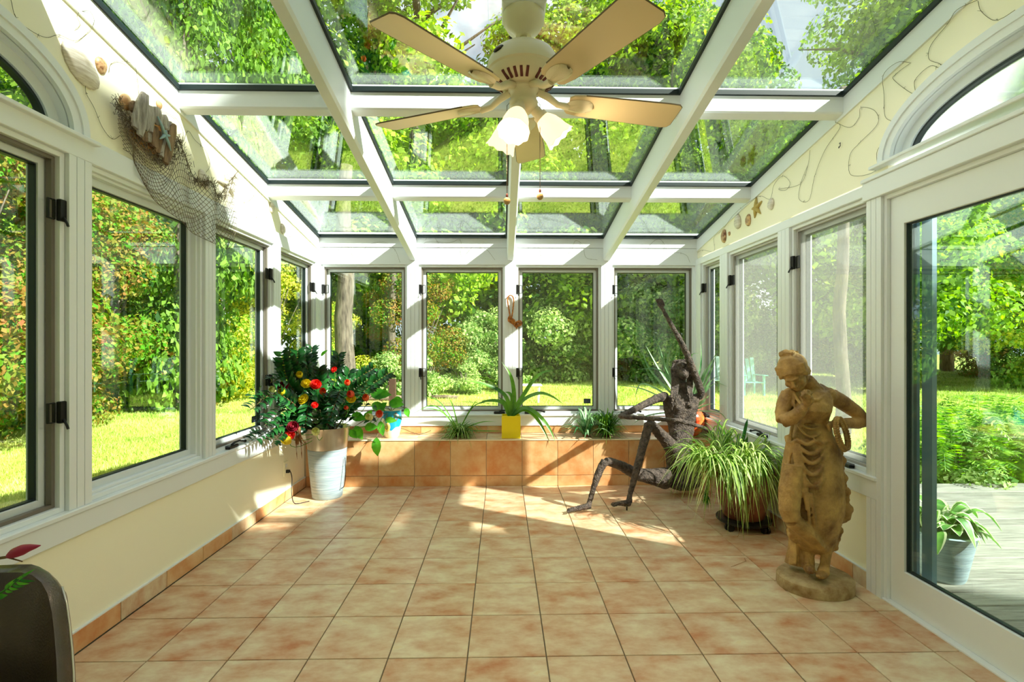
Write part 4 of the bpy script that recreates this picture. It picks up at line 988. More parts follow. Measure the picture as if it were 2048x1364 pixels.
# big spider plant on a wheeled caddy
spx, spy = at(1487, 1000, Y=3.62).x, 3.62
sp = thing('spider_plant', 'large variegated spider plant spilling over a brown pot on a black wheeled caddy', 'potted plant', (spx, spy, 0))
MB().lathe([(0, .075), (.125, .075), (.135, .085), (.165, .20), (.195, .34), (.202, .385), (.212, .390), (.212, .420), (.198, .420), (.190, .395), (0, .392)], (spx, spy, 0), 36).build('pot', M['terracotta'], sp, smooth=True, auto=40)
MB().lathe([(0, .394), (.192, .394)], (spx, spy, 0), 24).build('soil', M['soil'], sp)
MB().lathe([(0, .048), (.175, .048), (.185, .055), (.185, .070), (.175, .075), (0, .075)], (spx, spy, 0), 32).build('caddy', M['black'], sp, smooth=True, auto=40)
for k in range(4):
    a = k*pi/2+.55+pi; c = Vector((spx+.165*math.cos(a), spy+.165*math.sin(a), .026))
    w = MB(); ax = Vector((math.cos(a+1.2), math.sin(a+1.2), 0)); 
    for s in (-1, 1): w.tube([c+ax*s*.006, c+ax*s*.022], .0255, 18)
    w.tube([c+Vector((0, 0, .0)), c+Vector((0, 0, .03))], .009, 8); w.build('caster', M['black'], sp, smooth=True, auto=40)
mb = MB()
for (ox, oy, oz, cnt, amin, amax, Lr, rr_, dr) in ((0, 0, .41, 150, 0, 2*pi, (.22, .44), (.12, .30), (.05, .46)), (.03, -.10, .45, 70, -pi*.95, -.05, (.10, .30), (.10, .24), (.20, .55)),
        (-.26, .02, .46, 120, pi*.45, pi*1.75, (.12, .38), (.06, .22), (.08, .42)), (-.16, -.10, .47, 60, pi*.9, pi*1.8, (.12, .30), (.05, .16), (.2, .5)), (-.12, .12, .50, 40, .2, 2.9, (.14, .3), (.12, .24), (.02, .2))):
    for _ in range(cnt):
        a = R.uniform(amin, amax); L_ = R.uniform(*Lr); c = (spx+ox+R.uniform(-.05, .05), spy+oy+R.uniform(-.05, .05), oz+R.uniform(-.02, .03))
        P = arch_pts(c, a, L_, R.uniform(*rr_), R.uniform(*dr))
        for p in P:
            p.z = max(p.z, .012); p.x = min(p.x, XR-.03)
        vstrap(mb, P, R.uniform(.005, .010), R.uniform(.35, .7))
mb.build('foliage', [M['spider_g'], M['spider_w']], sp, kind='stuff')
mb = MB()
for _ in range(26):
    c = Vector((spx-.26+R.uniform(-.10, .16), spy-.08+R.uniform(-.06, .06), .42)); e = c+Vector((R.uniform(-.04, .04), R.uniform(-.05, .01), -R.uniform(.15, .30))); strap(mb, bez(c, c+Vector((0, -.05, 0)), e, 5), .004)
mb.build('dry_leaves', M['dry'], sp, kind='stuff')
mb = MB(); c0 = at(1412, 985, Y=3.52)
mb.tube(bez((spx-.18, spy-.05, .47), (c0.x, 3.5, .5), c0, 8), .0015, 5)
for _ in range(60):
    a = R.uniform(0, 2*pi); e = c0+Vector((math.cos(a)*R.uniform(.01, .05), math.sin(a)*.04, R.uniform(-.12, .01))); strap(mb, bez(c0+Vector((0, 0, R.uniform(-.06, .0))), (c0+e)/2+Vector((0, 0, .02)), e, 4), .0035)
mb.build('hanging_plantlet', M['spider_g'], sp)
c0 = at(1470, 1085, Y=3.42); e1 = at(1462, 1134, Z=.004)
MB().tube([(spx, spy-.2, .30), c0, at(1492, 1122, Z=.01), e1], .0012, 5).build('runner', M['dry'], sp)
# dark strap leaves of the lily behind it
lp = thing('strap_lily', 'dark strap-leaved lily in a small brown pot behind the spider plant', 'potted plant', (spx+.10, spy+.36, 0))
lx, ly = spx+.10, spy+.36
MB().lathe([(0, 0), (.07, 0), (.095, .22), (.10, .26), (.088, .26), (.085, .24), (0, .24)], (lx, ly, 0), 28).build('pot', M['terracotta'], lp, smooth=True, auto=40)
for tip, mid in (((1445, 845), (1470, 900)), ((1515, 836), (1490, 860)), ((1538, 862), (1518, 930)), ((1560, 895), (1530, 885)), ((1570, 918), (1545, 910)), ((1425, 835), (1450, 870)), ((1500, 870), (1500, 890))):
    m = MB(); e = at(*tip, Y=ly-.06); e.x = min(e.x, XR-.05); md_ = at(*mid, Y=ly-.02); md_.x = min(md_.x, XR-.05); strap(m, smoothline([(lx, ly, .24), md_, e], 6), .013, .3, nrm=(-.2, -.75, .6)); m.build('leaf', M['zz'] if tip[0] > 1500 else M['strapg'], lp)
# clivia in the yellow cube pot
cx0, cy0 = .086, 4.845
M['yellow'] = mat('yellow_glaze', (238, 214, 20), .3)
yv = thing('clivia_plant', 'clivia with long arching strap leaves in a square yellow pot on the ledge', 'potted plant', (cx0, cy0, LZ))
m = MB(); s_ = .088
m.loft([[(cx0-a, cy0-a, z), (cx0+a, cy0-a, z), (cx0+a, cy0+a, z), (cx0-a, cy0+a, z)] for a, z in ((s_-.003, LZ), (s_, LZ+.005), (s_, LZ+.207), (s_-.002, LZ+.210), (s_-.010, LZ+.210), (s_-.011, LZ+.19))])
m.build('pot', M['yellow'], yv, bevel=.003)
def cl_(x, y, Y): return at(800+x/3.79, 700+y/3.79, Y=Y)
CL = [([(850, 500), (790, 340), (640, 260), (475, 230)], -.10), ([(855, 500), (865, 350), (840, 200), (768, 85)], .02), ([(850, 490), (925, 360), (1020, 220), (1100, 165), (1175, 158)], -.06),
      ([(862, 490), (930, 385), (1050, 330), (1150, 352), (1258, 425)], -.12), ([(870, 480), (950, 440), (1060, 505), (1140, 610), (1178, 708)], -.20), ([(845, 490), (780, 405), (680, 385), (560, 415)], -.08),
      ([(852, 480), (852, 380), (830, 330), (790, 318)], .03), ([(866, 480), (940, 455), (1020, 500), (1085, 600), (1142, 712)], -.16), ([(848, 495), (800, 410), (740, 350)], .05)]
for pts, dyy in CL:
    n = len(pts); P = [cl_(x, y, cy0+dyy*(i/(n-1))) for i, (x, y) in enumerate(pts)]; P[0] = Vector((cx0+R.uniform(-.02, .02), cy0, LZ+.20))
    m = MB(); strap(m, smoothline(P, 6), .020, .3, nrm=(0, -.75, .65)); m.build('leaf', M['strapg'], yv, smooth=True)
# small plants on the ledge
def tuft(name, label, px, Y, n, Lr, rise, droop, w, m_, potr=.034, poth=.02, spread=(0, 2*pi), cat='potted plant'):
    x = at(px, 850, Y=Y).x; t = thing(name, label, cat, (x, Y, LZ))
    MB().lathe([(0, 0), (potr*.8, 0), (potr, poth), (potr*.9, poth), (0, poth*.85)], (x, Y, LZ), 24).build('pot', M['terracotta'], t, smooth=True, auto=40)
    mb = MB()
    for _ in range(n):
        P = arch_pts((x+R.uniform(-.03, .03), Y+R.uniform(-.03, .03), LZ+poth), R.uniform(*spread), R.uniform(*Lr), R.uniform(*rise), R.uniform(*droop), 7)
        for p in P: p.z = max(p.z, LZ+.004) if p.y > 4.69 else p.z; p.y = min(p.y, YB-.03)
        vstrap(mb, P, R.uniform(w*.6, w*1.2), .35)
    mb.build('foliage', m_, t, kind='stuff'); return t, x
t1, x1 = tuft('small_spider_plant', 'small drooping spider plant on the ledge left of the yellow pot', 918, 4.86, 190, (.08, .26), (.03, .17), (.04, .20), .0075, [M['strapg'], M['spider_w']])
for tip, mid in (((843, 790), (880, 805)), ((895, 795), (905, 810)), ((956, 797), (940, 820)), ((972, 804), (945, 815)), ((820, 830), (870, 812)), ((993, 843), (960, 845)), ((1010, 862), (975, 862)), ((835, 818), (880, 822))):
    m = MB(); strap(m, smoothline([(x1, 4.86, LZ+.06), at(*mid, Y=4.82), at(*tip, Y=4.80)], 6), .006, .3, nrm=(0, -.8, .6)); m.build('runner_leaf', M['strapg'], t1)
mb = MB(); mb.tube([at(862, 861, Y=4.84), at(850, 866, Y=4.82), at(838, 869, Y=4.80), at(822, 864, Y=4.83), at(808, 858, Y=4.86), at(800, 856, Y=4.88)], .003, 6); mb.tube([at(830, 868, Y=4.81), at(815, 866, Y=4.8), at(805, 866, Y=4.8)], .002, 5)
mb.build('dry_runner', M['stem'], t1)
tuft('aloe_plant', 'pale green spiky aloe on the ledge right of the yellow pot', 1172, 4.86, 60, (.08, .34), (.04, .27), (0, .10), .011, [M['aloe'], M['aloe']])
tuft('grassy_plant', 'dense grassy tuft on the ledge beside the aloe, left of the bronze figure', 1213, 4.85, 330, (.05, .26), (.03, .25), (0, .12), .006, [M['strapg'], M['spider_g']])
# corner plant in an orange glazed pot
ox, oy = 1.795, 4.86
M['orange'] = mat('orange_red_glaze', (226, 70, 24), .18, noise_cols=[(196, 34, 14), (232, 86, 26), (246, 140, 70)], nscale=7, detail=4, pos=(.35, .7), coat=.6)
cp = thing('agave_plant', 'spiky pale agave in a round orange-red pot in the right back corner', 'potted plant', (ox, oy, LZ))
MB().lathe([(0, 0), (.075, .0), (.12, .05), (.148, .13), (.145, .19), (.115, .245), (.085, .262), (.08, .255), (.10, .235), (0, .23)], (ox, oy, LZ), 36).build('pot', M['orange'], cp, smooth=True, auto=50)
for tip, mid, w in (((1282, 678), (1300, 740), .012), ((1291, 690), (1322, 745), .012), ((1304, 660), (1330, 730), .011), ((1326, 700), (1332, 745), .012), ((1344, 682), (1336, 740), .013), ((1356, 692), (1345, 750), .012), ((1275, 738), (1325, 745), .011),
        ((1268, 798), (1290, 768), .010), ((1232, 770), (1290, 780), .008), ((1402, 674), (1400, 740), .010), ((1440, 690), (1415, 740), .011), ((1432, 706), (1418, 750), .012), ((1398, 706), (1380, 720), .010), ((1442, 750), (1420, 765), .010), ((1458, 774), (1425, 770), .010),
        ((1450, 812), (1420, 809), .011), ((1418, 790), (1408, 802), .016), ((1262, 850), (1300, 830), .008), ((1296, 820), (1320, 800), .010), ((1455, 842), (1435, 825), .010), ((1415, 730), (1402, 760), .011), ((1318, 690), (1340, 760), .010)):
    dy_ = R.uniform(-.16, .10); e = at(*tip, Y=YR(tip[0], oy+dy_)); mp = at(*mid, Y=YR(mid[0], oy+dy_*.5))
    m = MB(); strap(m, smoothline([(ox+R.uniform(-.03, .03), oy, LZ+.24), mp, e], 7), lambda t, w=w: w*1.25*(1-t**1.7)*(.6+.4*min(1, t*4)), .4, nrm=(0, -.8, .6)); m.build('leaf', M['aloe'], cp, smooth=True)
# blue and cream jug with a trailing vine
vx, vy = at(785, 873, Z=LZ).x, 4.86
M['jug'] = mat('cream_jug', (240, 230, 200), .3); M['jugblue'] = mat('turquoise_glaze', (30, 150, 196), .25); M['jugswirl'] = mat('ochre_swirl', (214, 178, 90), .4); M['jugbrown'] = mat('brown_medallion', (130, 66, 40), .4)
jg = thing('painted_jug', 'cream jug painted turquoise with a wave swirl, holding a trailing vine, on the ledge', 'jug', (vx, vy, LZ))
JP = [(.0, 0), (.058, 0), (.070, .02), (.084, .08), (.092, .14), (.094, .20), (.088, .245), (.090, .262), (.084, .262), (.080, .24), (0, .235)]
JM = MB(); JM.lathe(JP, (vx, vy, LZ), 40); jb = JM.build('body', M['jug'], jg, smooth=True, auto=50)
def jr(z):
    for a, b in zip(JP[1:9], JP[2:9]):
        if a[1] <= z <= b[1]: return a[0]+(b[0]-a[0])*(z-a[1])/(b[1]-a[1]+1e-9)
    return .09
def jp(an, z, off=.0012): r = jr(z)+off; return (vx+r*math.cos(an), vy+r*math.sin(an), LZ+z)
m = MB(); top = []; bot_ = []
A0 = [-pi+ .10*k for k in range(63)]
rows = []
for k in range(6):
    rows.append([jp(a, .258-(.258-(.135+.055*math.sin(a*2.0+.7)+.02*math.sin(a*5)))*k/5) for a in A0])
m.loft(rows, False, False); m.build('blue_glaze', M['jugblue'], jb, smooth=True)
m = MB(); ca_ = -1.95; P = [jp(ca_+.34*t*math.cos(t*7.5), .105+.045*t*math.sin(t*7.5), .002) for t in [k/22 for k in range(3, 23)]]; m.tube(P, [.004+.012*k/20 for k in range(20)], 8); m.build('swirl', M['jugswirl'], jb, smooth=True)
m = MB(); m.tube([jp(-.95+.16*math.cos(t), .205+.032*math.sin(t), .001) for t in [2*pi*k/18 for k in range(19)]], .006, 6); m.build('medallion_ring', M['jugbrown'], jb, smooth=True)
HL = [(0, .0), (.10, .26), (.28, .46), (.5, .50), (.72, .36), (.88, .16), (1, 0)]
def heart(mb, base, tip, width, nrm=Vector((0, -1, .3)), bow=.12):
    base, tip = Vector(base), Vector(tip); d = tip-base; L_ = d.length; d.normalize(); sd = d.cross(nrm).normalized(); nn = sd.cross(d)
    L = [base+d*(L_*t)+nn*(bow*L_*math.sin(pi*t)) for t, _ in HL]; o = len(mb.v); vs = []
    for (t, w), p in zip(HL, L): vs += [p-sd*w*width+nn*w*width*.25, p, p+sd*w*width+nn*w*width*.25]
    mb.add(vs, [f for i in range(len(HL)-1) for f in ((i*3, i*3+1, i*3+4, i*3+3), (i*3+1, i*3+2, i*3+5, i*3+4))])
def z1_(x, y, Y): px = 480+x/4.012; return at(px, 680+y/4.012, Y=YL(px, Y))
VL = [((1050, 440), (1218, 440), 4.70, 1), ((1060, 510), (1165, 570), 4.74, 0), ((1195, 505), (1318, 520), 4.80, 0), ((1235, 470), (1310, 490), 4.82, 0), ((1165, 640), (1262, 650), 4.72, 1), ((925, 690), (985, 800), 4.66, 0), ((1000, 700), (1110, 700), 4.66, 0),
      ((1095, 780), (1105, 935), 4.60, 1), ((895, 600), (1010, 640), 4.66, 0), ((1010, 650), (1060, 560), 4.7, 0), ((1125, 650), (1150, 770), 4.70, 1), ((1330, 545), (1355, 620), 4.84, 0), ((880, 720), (940, 790), 4.64, 0), ((940, 520), (1000, 470), 4.7, 0), ((1120, 560), (1180, 500), 4.76, 0)]
vn = MB(); rim = Vector((vx, vy-.02, LZ+.25))
for b, e, Y, br in VL:
    B = z1_(*b, Y); E = z1_(*e, Y-.02); m = MB(); heart(m, B, E, (E-B).length*.62 if not br else (E-B).length*.5); m.build('leaf', M['lush'], jg, smooth=True)
    vn.tube(bez(rim, (rim+B)/2+Vector((0, -.02, .05)), B, 6), .0022, 5)
vn.tube([rim, z1_(1250, 545, 4.8), z1_(1340, 540, 4.86)], .002, 5); vn.build('vine_stems', M['stem'], jg)

# ------------------------------------------------------------------ tall pot with foliage and cut flowers at the left
px0, py0 = -1.497, 4.40
M['metal_pot'] = mat('brushed_metal', (214, 206, 194), .3, .8, noise_cols=[(176, 166, 152), (232, 226, 214)], nscale=3, stretch=(1, 1, .2))
M['potgrey'] = mat('grey_blue_ceramic', (150, 164, 172), .5, noise_cols=[(132, 148, 158), (170, 184, 190)], nscale=5, stretch=(1, 1, 30), bump=.2, bscale=3)
bp = thing('tall_flower_pot', 'tall grey-blue tapered pot with metal rim full of dark foliage and bright flowers', 'potted plant', (px0, py0, 0))
MB().lathe([(0, 0), (.112, 0), (.124, .012), (.134, .10), (.150, .26), (.162, .42), (.158, .425), (0, .42)], (px0, py0, 0), 48).build('ceramic_pot', M['potgrey'], bp, smooth=True, auto=40)
m = MB(); m.lathe([(.150, .40), (.160, .424), (.170, .50), (.184, .60), (.190, .606), (.184, .608), (.172, .58), (.150, .55), (0, .545)], (px0, py0, 0), 48); m.build('metal_rim_pot', M['metal_pot'], bp, smooth=True, auto=40)
def zz(tip, mid, Y1, npair=18, ls=.098, mm='zz'):
    base = Vector((px0+R.uniform(-.07, .07), py0+R.uniform(-.06, .06), .56)); P = smoothline([base, at(*mid, Y=YL(mid[0], (py0+Y1)/2)), at(*tip, Y=YL(tip[0], Y1))], 12); N = len(P)
    m = MB(); m.tube(P, [.006*(1-.7*i/N) for i in range(N)], 6)
    st_ = m.build('frond', M['stem'], bp, smooth=True); lf = MB()
    for k in range(npair):
        t = .22+.78*k/(npair-1); i = min(N-2, int(t*(N-1))); p = P[i]; d = (P[i+1]-P[i]).normalized(); sd = d.cross(Vector((.3, -1, .4))).normalized(); nn = sd.cross(d)
        for s in (-1, 1):
            dirv = (sd*s*.85+d*.6+nn*R.uniform(-.2, .5)).normalized(); L_ = ls*R.uniform(.8, 1.1)*(1-.35*abs(t-.5)); heart(lf, p, p+dirv*L_, L_*.42, (nn+Vector((R.uniform(-.3, .3), 0, .2))).normalized(), .15)
    lf.build('leaflets', M[mm], st_, smooth=True, kind='stuff')
for tip, mid, Y1 in (((496, 822), (560, 790), 4.25), ((498, 884), (570, 850), 4.15), ((540, 890), (590, 850), 4.08), ((562, 700), (580, 770), 4.45), ((540, 765), (575, 765), 4.3), ((624, 693), (620, 760), 4.5), ((638, 735), (640, 780), 4.35), ((678, 708), (668, 770), 4.5),
        ((780, 745), (720, 790), 4.40), ((655, 850), (680, 780), 4.08), ((750, 735), (690, 780), 4.55), ((588, 735), (600, 790), 4.4), ((560, 872), (600, 830), 4.05), ((610, 850), (625, 790), 4.08), ((595, 700), (600, 760), 4.55), ((700, 740), (680, 790), 4.5), ((575, 715), (600, 770), 4.3), ((608, 705), (625, 780), 4.4), ((530, 850), (580, 820), 4.1), ((520, 800), (570, 800), 4.1), ((660, 790), (650, 820), 4.1), ((640, 820), (645, 840), 4.0), ((735, 760), (690, 800), 4.3)): zz(tip, mid, Y1)
lf = MB()
for _ in range(120):
    qx = R.gauss(645, 58); a = at(qx, R.gauss(815, 32), Y=YL(qx, R.uniform(4.15, 4.6)))
    if a.z < .58: a.z = .6+R.uniform(0, .08)
    if a.x < XL+.05: a.x = XL+.06
    d = Vector((R.uniform(-1, 1), R.uniform(-1, .3), R.uniform(-.6, .8))).normalized()*R.uniform(.05, .10); heart(lf, a, a+d, d.length*.4, Vector((R.uniform(-.4, .4), -.7, .8)))
lf.build('filler_leaves', M['zz'], bp, smooth=True, kind='stuff')
FC = {'yellow': (244, 206, 30), 'red': (222, 34, 24), 'dark': (120, 10, 30), 'orange': (240, 104, 50), 'cream': (226, 226, 150), 'rose': (214, 120, 110), 'coral': (236, 80, 40)}
for k, v in FC.items(): M['f_'+k] = mat(k+'_petal', v, .55, noise_cols=[tuple(int(c*.82) for c in v), v, tuple(min(255, int(c*1.1+14)) for c in v)], nscale=40, trans=.25)
def flower(x, y, Y, col, r=.028, kind='rose'):
    c = z1_(x, y, Y); ax = Vector((R.uniform(-.4, .4), -.8, R.uniform(.2, .8))).normalized(); u = ax.orthogonal().normalized(); v = ax.cross(u); m = MB()
    layers = ((6, 1.0, .35), (6, .74, .62), (5, .46, .8)) if kind == 'rose' else ((3, .62, 1.35), (3, .56, 1.3))
    for li, (n, rad, ht) in enumerate(layers):
        for k in range(n):
            a = 2*pi*(k+.5*li)/n+R.uniform(-.1, .1); rows = []
            for t in (0, .3, .62, .88, 1):
                rr_ = r*rad*(.25+.85*math.sin(pi*.5*min(1, t*1.25))) if kind == 'rose' else r*rad*(.3+1.0*math.sin(pi*(.12+.66*t))); h = r*ht*t*1.2; wd = .75*math.sin(pi*(.18+.70*t))*(1.25 if kind == 'rose' else 1.5)
                rows.append([c+ax*h+(u*math.cos(a+s*wd)+v*math.sin(a+s*wd))*rr_*(1+.06*abs(s)) for s in (-1, -.5, 0, .5, 1)])
            m.loft(rows, False, False)
    m.ell(c+ax*r*.3, r*.28, 8, 6); f = m.build('flower', M['f_'+col], bp, smooth=True)
    s = MB(); s.tube(bez(c, c+Vector((0, .05, -.12)), (px0+R.uniform(-.05, .05), py0, .57), 6), .0025, 5); s.build('flower_stem', M['lush'], f)
for x, y, Y, col, r, kd in ((480, 295, 4.2, 'yellow', .034, 'tulip'), (530, 355, 4.18, 'yellow', .036, 'rose'), (515, 480, 4.14, 'yellow', .040, 'rose'), (340, 430, 4.18, 'yellow', .034, 'tulip'), (890, 475, 4.2, 'yellow', .034, 'rose'), (395, 822, 4.02, 'yellow', .046, 'tulip'),
        (608, 362, 4.2, 'red', .040, 'rose'), (660, 425, 4.16, 'coral', .034, 'tulip'), (866, 358, 4.25, 'coral', .030, 'tulip'), (908, 440, 4.2, 'coral', .036, 'tulip'), (758, 240, 4.35, 'red', .024, 'rose'), (600, 525, 4.1, 'red', .024, 'rose'), (402, 765, 4.02, 'red', .034, 'rose'),
        (350, 375, 4.22, 'dark', .038, 'rose'), (425, 700, 4.03, 'dark', .040, 'rose'), (1018, 480, 4.3, 'orange', .036, 'tulip'), (1115, 608, 4.45, 'coral', .040, 'tulip'), (1055, 625, 4.4, 'cream', .040, 'tulip'), (615, 755, 3.99, 'cream', .038, 'tulip'), (417, 520, 4.14, 'rose', .030, 'rose'), (280, 410, 4.3, 'cream', .03, 'tulip'), (865, 545, 4.2, 'coral', .022, 'tulip')):
    flower(x, y, Y, col, r, kd)
m = MB()
for k in range(9):
    b = z1_(R.uniform(420, 480), R.uniform(680, 780), 4.05); e = z1_(R.uniform(440, 540), R.uniform(820, 960), 4.02); strap(m, bez(b, (b+e)/2+Vector((R.uniform(-.02, .02), -.03, .01)), e, 6), R.uniform(.006, .013), .5, curl=1.2)
m.build('withered_leaves', M['dry'], bp, kind='stuff')
heart_m = MB(); heart(heart_m, z1_(650, 130, 4.6), z1_(705, 80, 4.58), .03); heart_m.tube([z1_(650, 130, 4.6), z1_(665, 180, 4.6), z1_(690, 300, 4.55)], .002, 5); heart_m.build('young_leaf', M['lush'], bp)
# wall socket and cord
so_ = MB(); wbox(so_, 'L', 4.26, 4.335, .21, .33, -.006, 0, .002); sk = so_.build('wall_socket', M['cream']); tag(sk, 'cream wall socket low on the left wall behind the tall pot', 'socket')
for z in (.245, .295): f_ = MB(); wbox(f_, 'L', 4.282, 4.313, z-.014, z+.014, -.0075, -.004, .001); f_.build('outlet_face', M['white'], sk)
cd = MB(); cd.tube(smoothline([(-1.800, 4.297, .247), (-1.77, 4.29, .25), (-1.742, 4.26, .20), (-1.72, 4.20, .10), (-1.70, 4.19, .02), (-1.66, 4.20, .008), (-1.60, 4.262, .007)], 6), .0035, 6); cd.box((-1.806, 4.284, .234), (-1.775, 4.310, .260), .004)
tag(cd.build('power_cord', M['black'], smooth=True), 'black power cord from the wall socket to the tall pot', 'cord')
cd = MB(); cd.tube(smoothline([at(690, 915, Y=4.35), at(691, 950, Y=4.33), at(688, 972, Y=4.33), at(682, 977, Y=4.34)], 6), .003, 6); tag(cd.build('power_cord', M['black'], smooth=True), 'thin black cord hanging at the right side of the tall pot', 'cord')
# ------------------------------------------------------------------ rope on the middle post
M['rope'] = mat('orange_rope', (206, 124, 44), .7, noise_cols=[(150, 78, 22), (222, 146, 60)], nscale=40, bump=.8, bscale=200)
def k9(x, y, dy=0): return at(990+x/13.64, 580+y/13.64, Y=YB-.034+dy)
rp_ = thing('knotted_rope', 'orange rope loop with a knot hanging on the middle back post', 'rope', tuple(k9(430, 140)))
m = MB(); lp_ = smoothline([k9(420, 760), k9(375, 500), k9(345, 320), k9(350, 200), k9(420, 145), k9(490, 190), k9(510, 300), k9(490, 520), k9(455, 760)], 6)
for s in range(3):
    ph = s*2*pi/3; m.tube([p+Vector((.0032*math.cos(i*.9+ph), -.0032*math.sin(i*.9+ph), 0)) for i, p in enumerate(lp_)], .0042, 6)
m.build('loop', M['rope'], rp_, smooth=True); m = MB()
for k in range(5): c = k9(380+k*34, 790+k*22); m.tube([c+Vector((.006*math.cos(a)*(1)+.006*math.sin(a)*.4, -.014*math.cos(a)-.004, .024*math.sin(a))) for a in [2*pi*j/12 for j in range(13)]], .0065, 7)
for k in range(3): c = k9(590+k*36, 940-k*18, -.01); m.tube([c+Vector((.024*math.cos(a), -.020*math.sin(a+k), .024*math.sin(a))) for a in [2*pi*j/12 for j in range(13)]], .0065, 7)
m.tube([k9(590, 920), k9(600, 1000), k9(585, 1060)], [.010, .011, .006], 8); m.build('knot', M['rope'], rp_, smooth=True)
# ------------------------------------------------------------------ wall decorations
M['shellw'] = mat('white_shell', (226, 218, 204), .5, noise_cols=[(198, 186, 168), (236, 230, 220)], nscale=14, stretch=(1, 1, 8)); M['shellb'] = mat('brown_shell', (170, 104, 60), .45, noise_cols=[(110, 56, 26), (190, 120, 70), (226, 190, 140)], nscale=30, pos=(.35, .65))
M['tan'] = mat('tan_shell', (206, 166, 112), .5, noise_cols=[(170, 124, 76), (222, 190, 140)], nscale=20); M['star'] = mat('pale_starfish', (214, 206, 190), .7, bump=.6, bscale=150); M['stary'] = mat('yellow_starfish', (196, 172, 96), .7, bump=.6, bscale=150)
M['starblue'] = mat('bluegrey_starfish', (150, 180, 184), .7)
def shell(w, a, z, ra, rz, rot, m_, label, name='seashell', ribs=9, thick=.5):
    """ribbed clam valve standing off the wall; rot turns it in the wall plane"""
    rings = []; n = 48; cR, sR = math.cos(rot), math.sin(rot); d0 = .017 if w == 'B' else .002
    def pt(u, v, h):
        uu = u*cR-v*sR; vv = u*sR+v*cR; return wp(w, a+uu, -h, z+vv)
    for t in (0, .25, .5, .72, .88, .97, 1.0):
        row = []
        for j in range(n):
            an = 2*pi*j/n; rb = 1+.025*math.cos(an*ribs*2)*t; u = ra*t*math.cos(an)*rb; v = rz*t*math.sin(an)*rb*(1-.18*math.sin(an))+rz*.18*(1-t)
            row.append(pt(u, v, d0+min(ra, rz)*thick*math.sqrt(max(0, 1-t*t))+.001))
        rings.append(row)
    o = MB().loft(rings, True).build(name, m_, smooth=True); return tag(o, label, 'shell')
def starfish(w, a, z, r, rot, m_, label, thin=1.0):
    m = MB(); d0 = .004
    for k in range(5):
        an = rot+2*pi*k/5+R.uniform(-.12, .12); L_ = r*R.uniform(.9, 1.1)
        m.tube([wp(w, a, -.010, z), wp(w, a+math.cos(an)*L_*.5, -.009, z+math.sin(an)*L_*.5), wp(w, a+math.cos(an)*L_, -.005, z+math.sin(an)*L_)], [r*.20*thin, r*.13*thin, r*.05], 8)
    return tag(m.build('starfish', m_, smooth=True), label, 'starfish')
shell('L', 2.222, 2.508, .105, .062, -.55, M['shellw'], 'large white ribbed clam shell beside the left arch')
shell('L', 2.331, 2.571, .032, .036, 0, M['shellb'], 'small round reddish-brown shell high on the left wall')
shell('L', 3.123, 2.312, .062, .040, -.75, M['shellw'], 'white ribbed clam shell at the lower edge of the fishing net')
shell('L', 4.032, 2.384, .046, .036, 1.3, M['shellw'], 'small white shell high on the left wall past the net')
shell('L', 4.235, 2.270, .050, .042, 1.4, M['shellw'], 'small pale shell shaded beside the left back corner')
starfish('L', 3.377, 2.362, .105, 2.0, M['star'], 'pale thin-armed starfish caught in the right end of the net')
shell('R', 4.443, 2.263, .060, .046, 1.5, M['shellb'], 'speckled brown oval shell nearest the back corner, right wall', ribs=5)
shell('R', 4.345, 2.266, .018, .018, 0, M['tan'], 'tiny cream shell right of the speckled brown oval one')
shell('R', 4.177, 2.327, .062, .052, 1.2, M['shellw'], 'white clam shell between the tiny shell and the brown patched one')
shell('R', 4.0, 2.296, .048, .040, 1.5, M['shellb'], 'brown-patched shell just under the yellow starfish', ribs=6)
starfish('R', 3.87, 2.355, .080, 1.5, M['stary'], 'yellowish plump starfish on the right wall', 1.3)
shell('R', 3.659, 2.329, .042, .040, 1.5, M['shellw'], 'smooth white shell hanging right of the yellow starfish', ribs=2)
# driftwood bundle
M['driftg'] = mat('grey_driftwood', (176, 170, 160), .85, noise_cols=[(116, 108, 98), (176, 170, 160), (206, 200, 190)], nscale=7, stretch=(5, 5, .8), bump=.8, bscale=30, pos=(.3, .7)); M['driftb'] = mat('brown_driftwood', (140, 112, 84), .85, noise_cols=[(92, 70, 50), (158, 130, 100)], nscale=7, stretch=(5, 5, .8), bump=.8, bscale=30)
M['backing'] = mat('plywood', (206, 150, 84), .7)
dw = thing('driftwood_sculpture', 'bundle of grey and brown driftwood sticks mounted on the left wall over the net', 'driftwood', (XL+.03, 2.68, 2.42))
def dz(x, y, d=0): return at(220+x/4.4, 170+y/4.4, X=XL+.02+d)
m = MB(); hb = [(160, 400), (260, 330), (420, 330), (520, 480), (430, 640), (300, 560)]
m.loft([[dz(x, y, -.016) for x, y in hb], [dz(x, y, 0) for x, y in hb]], True); m.build('backing_board', M['backing'], dw)
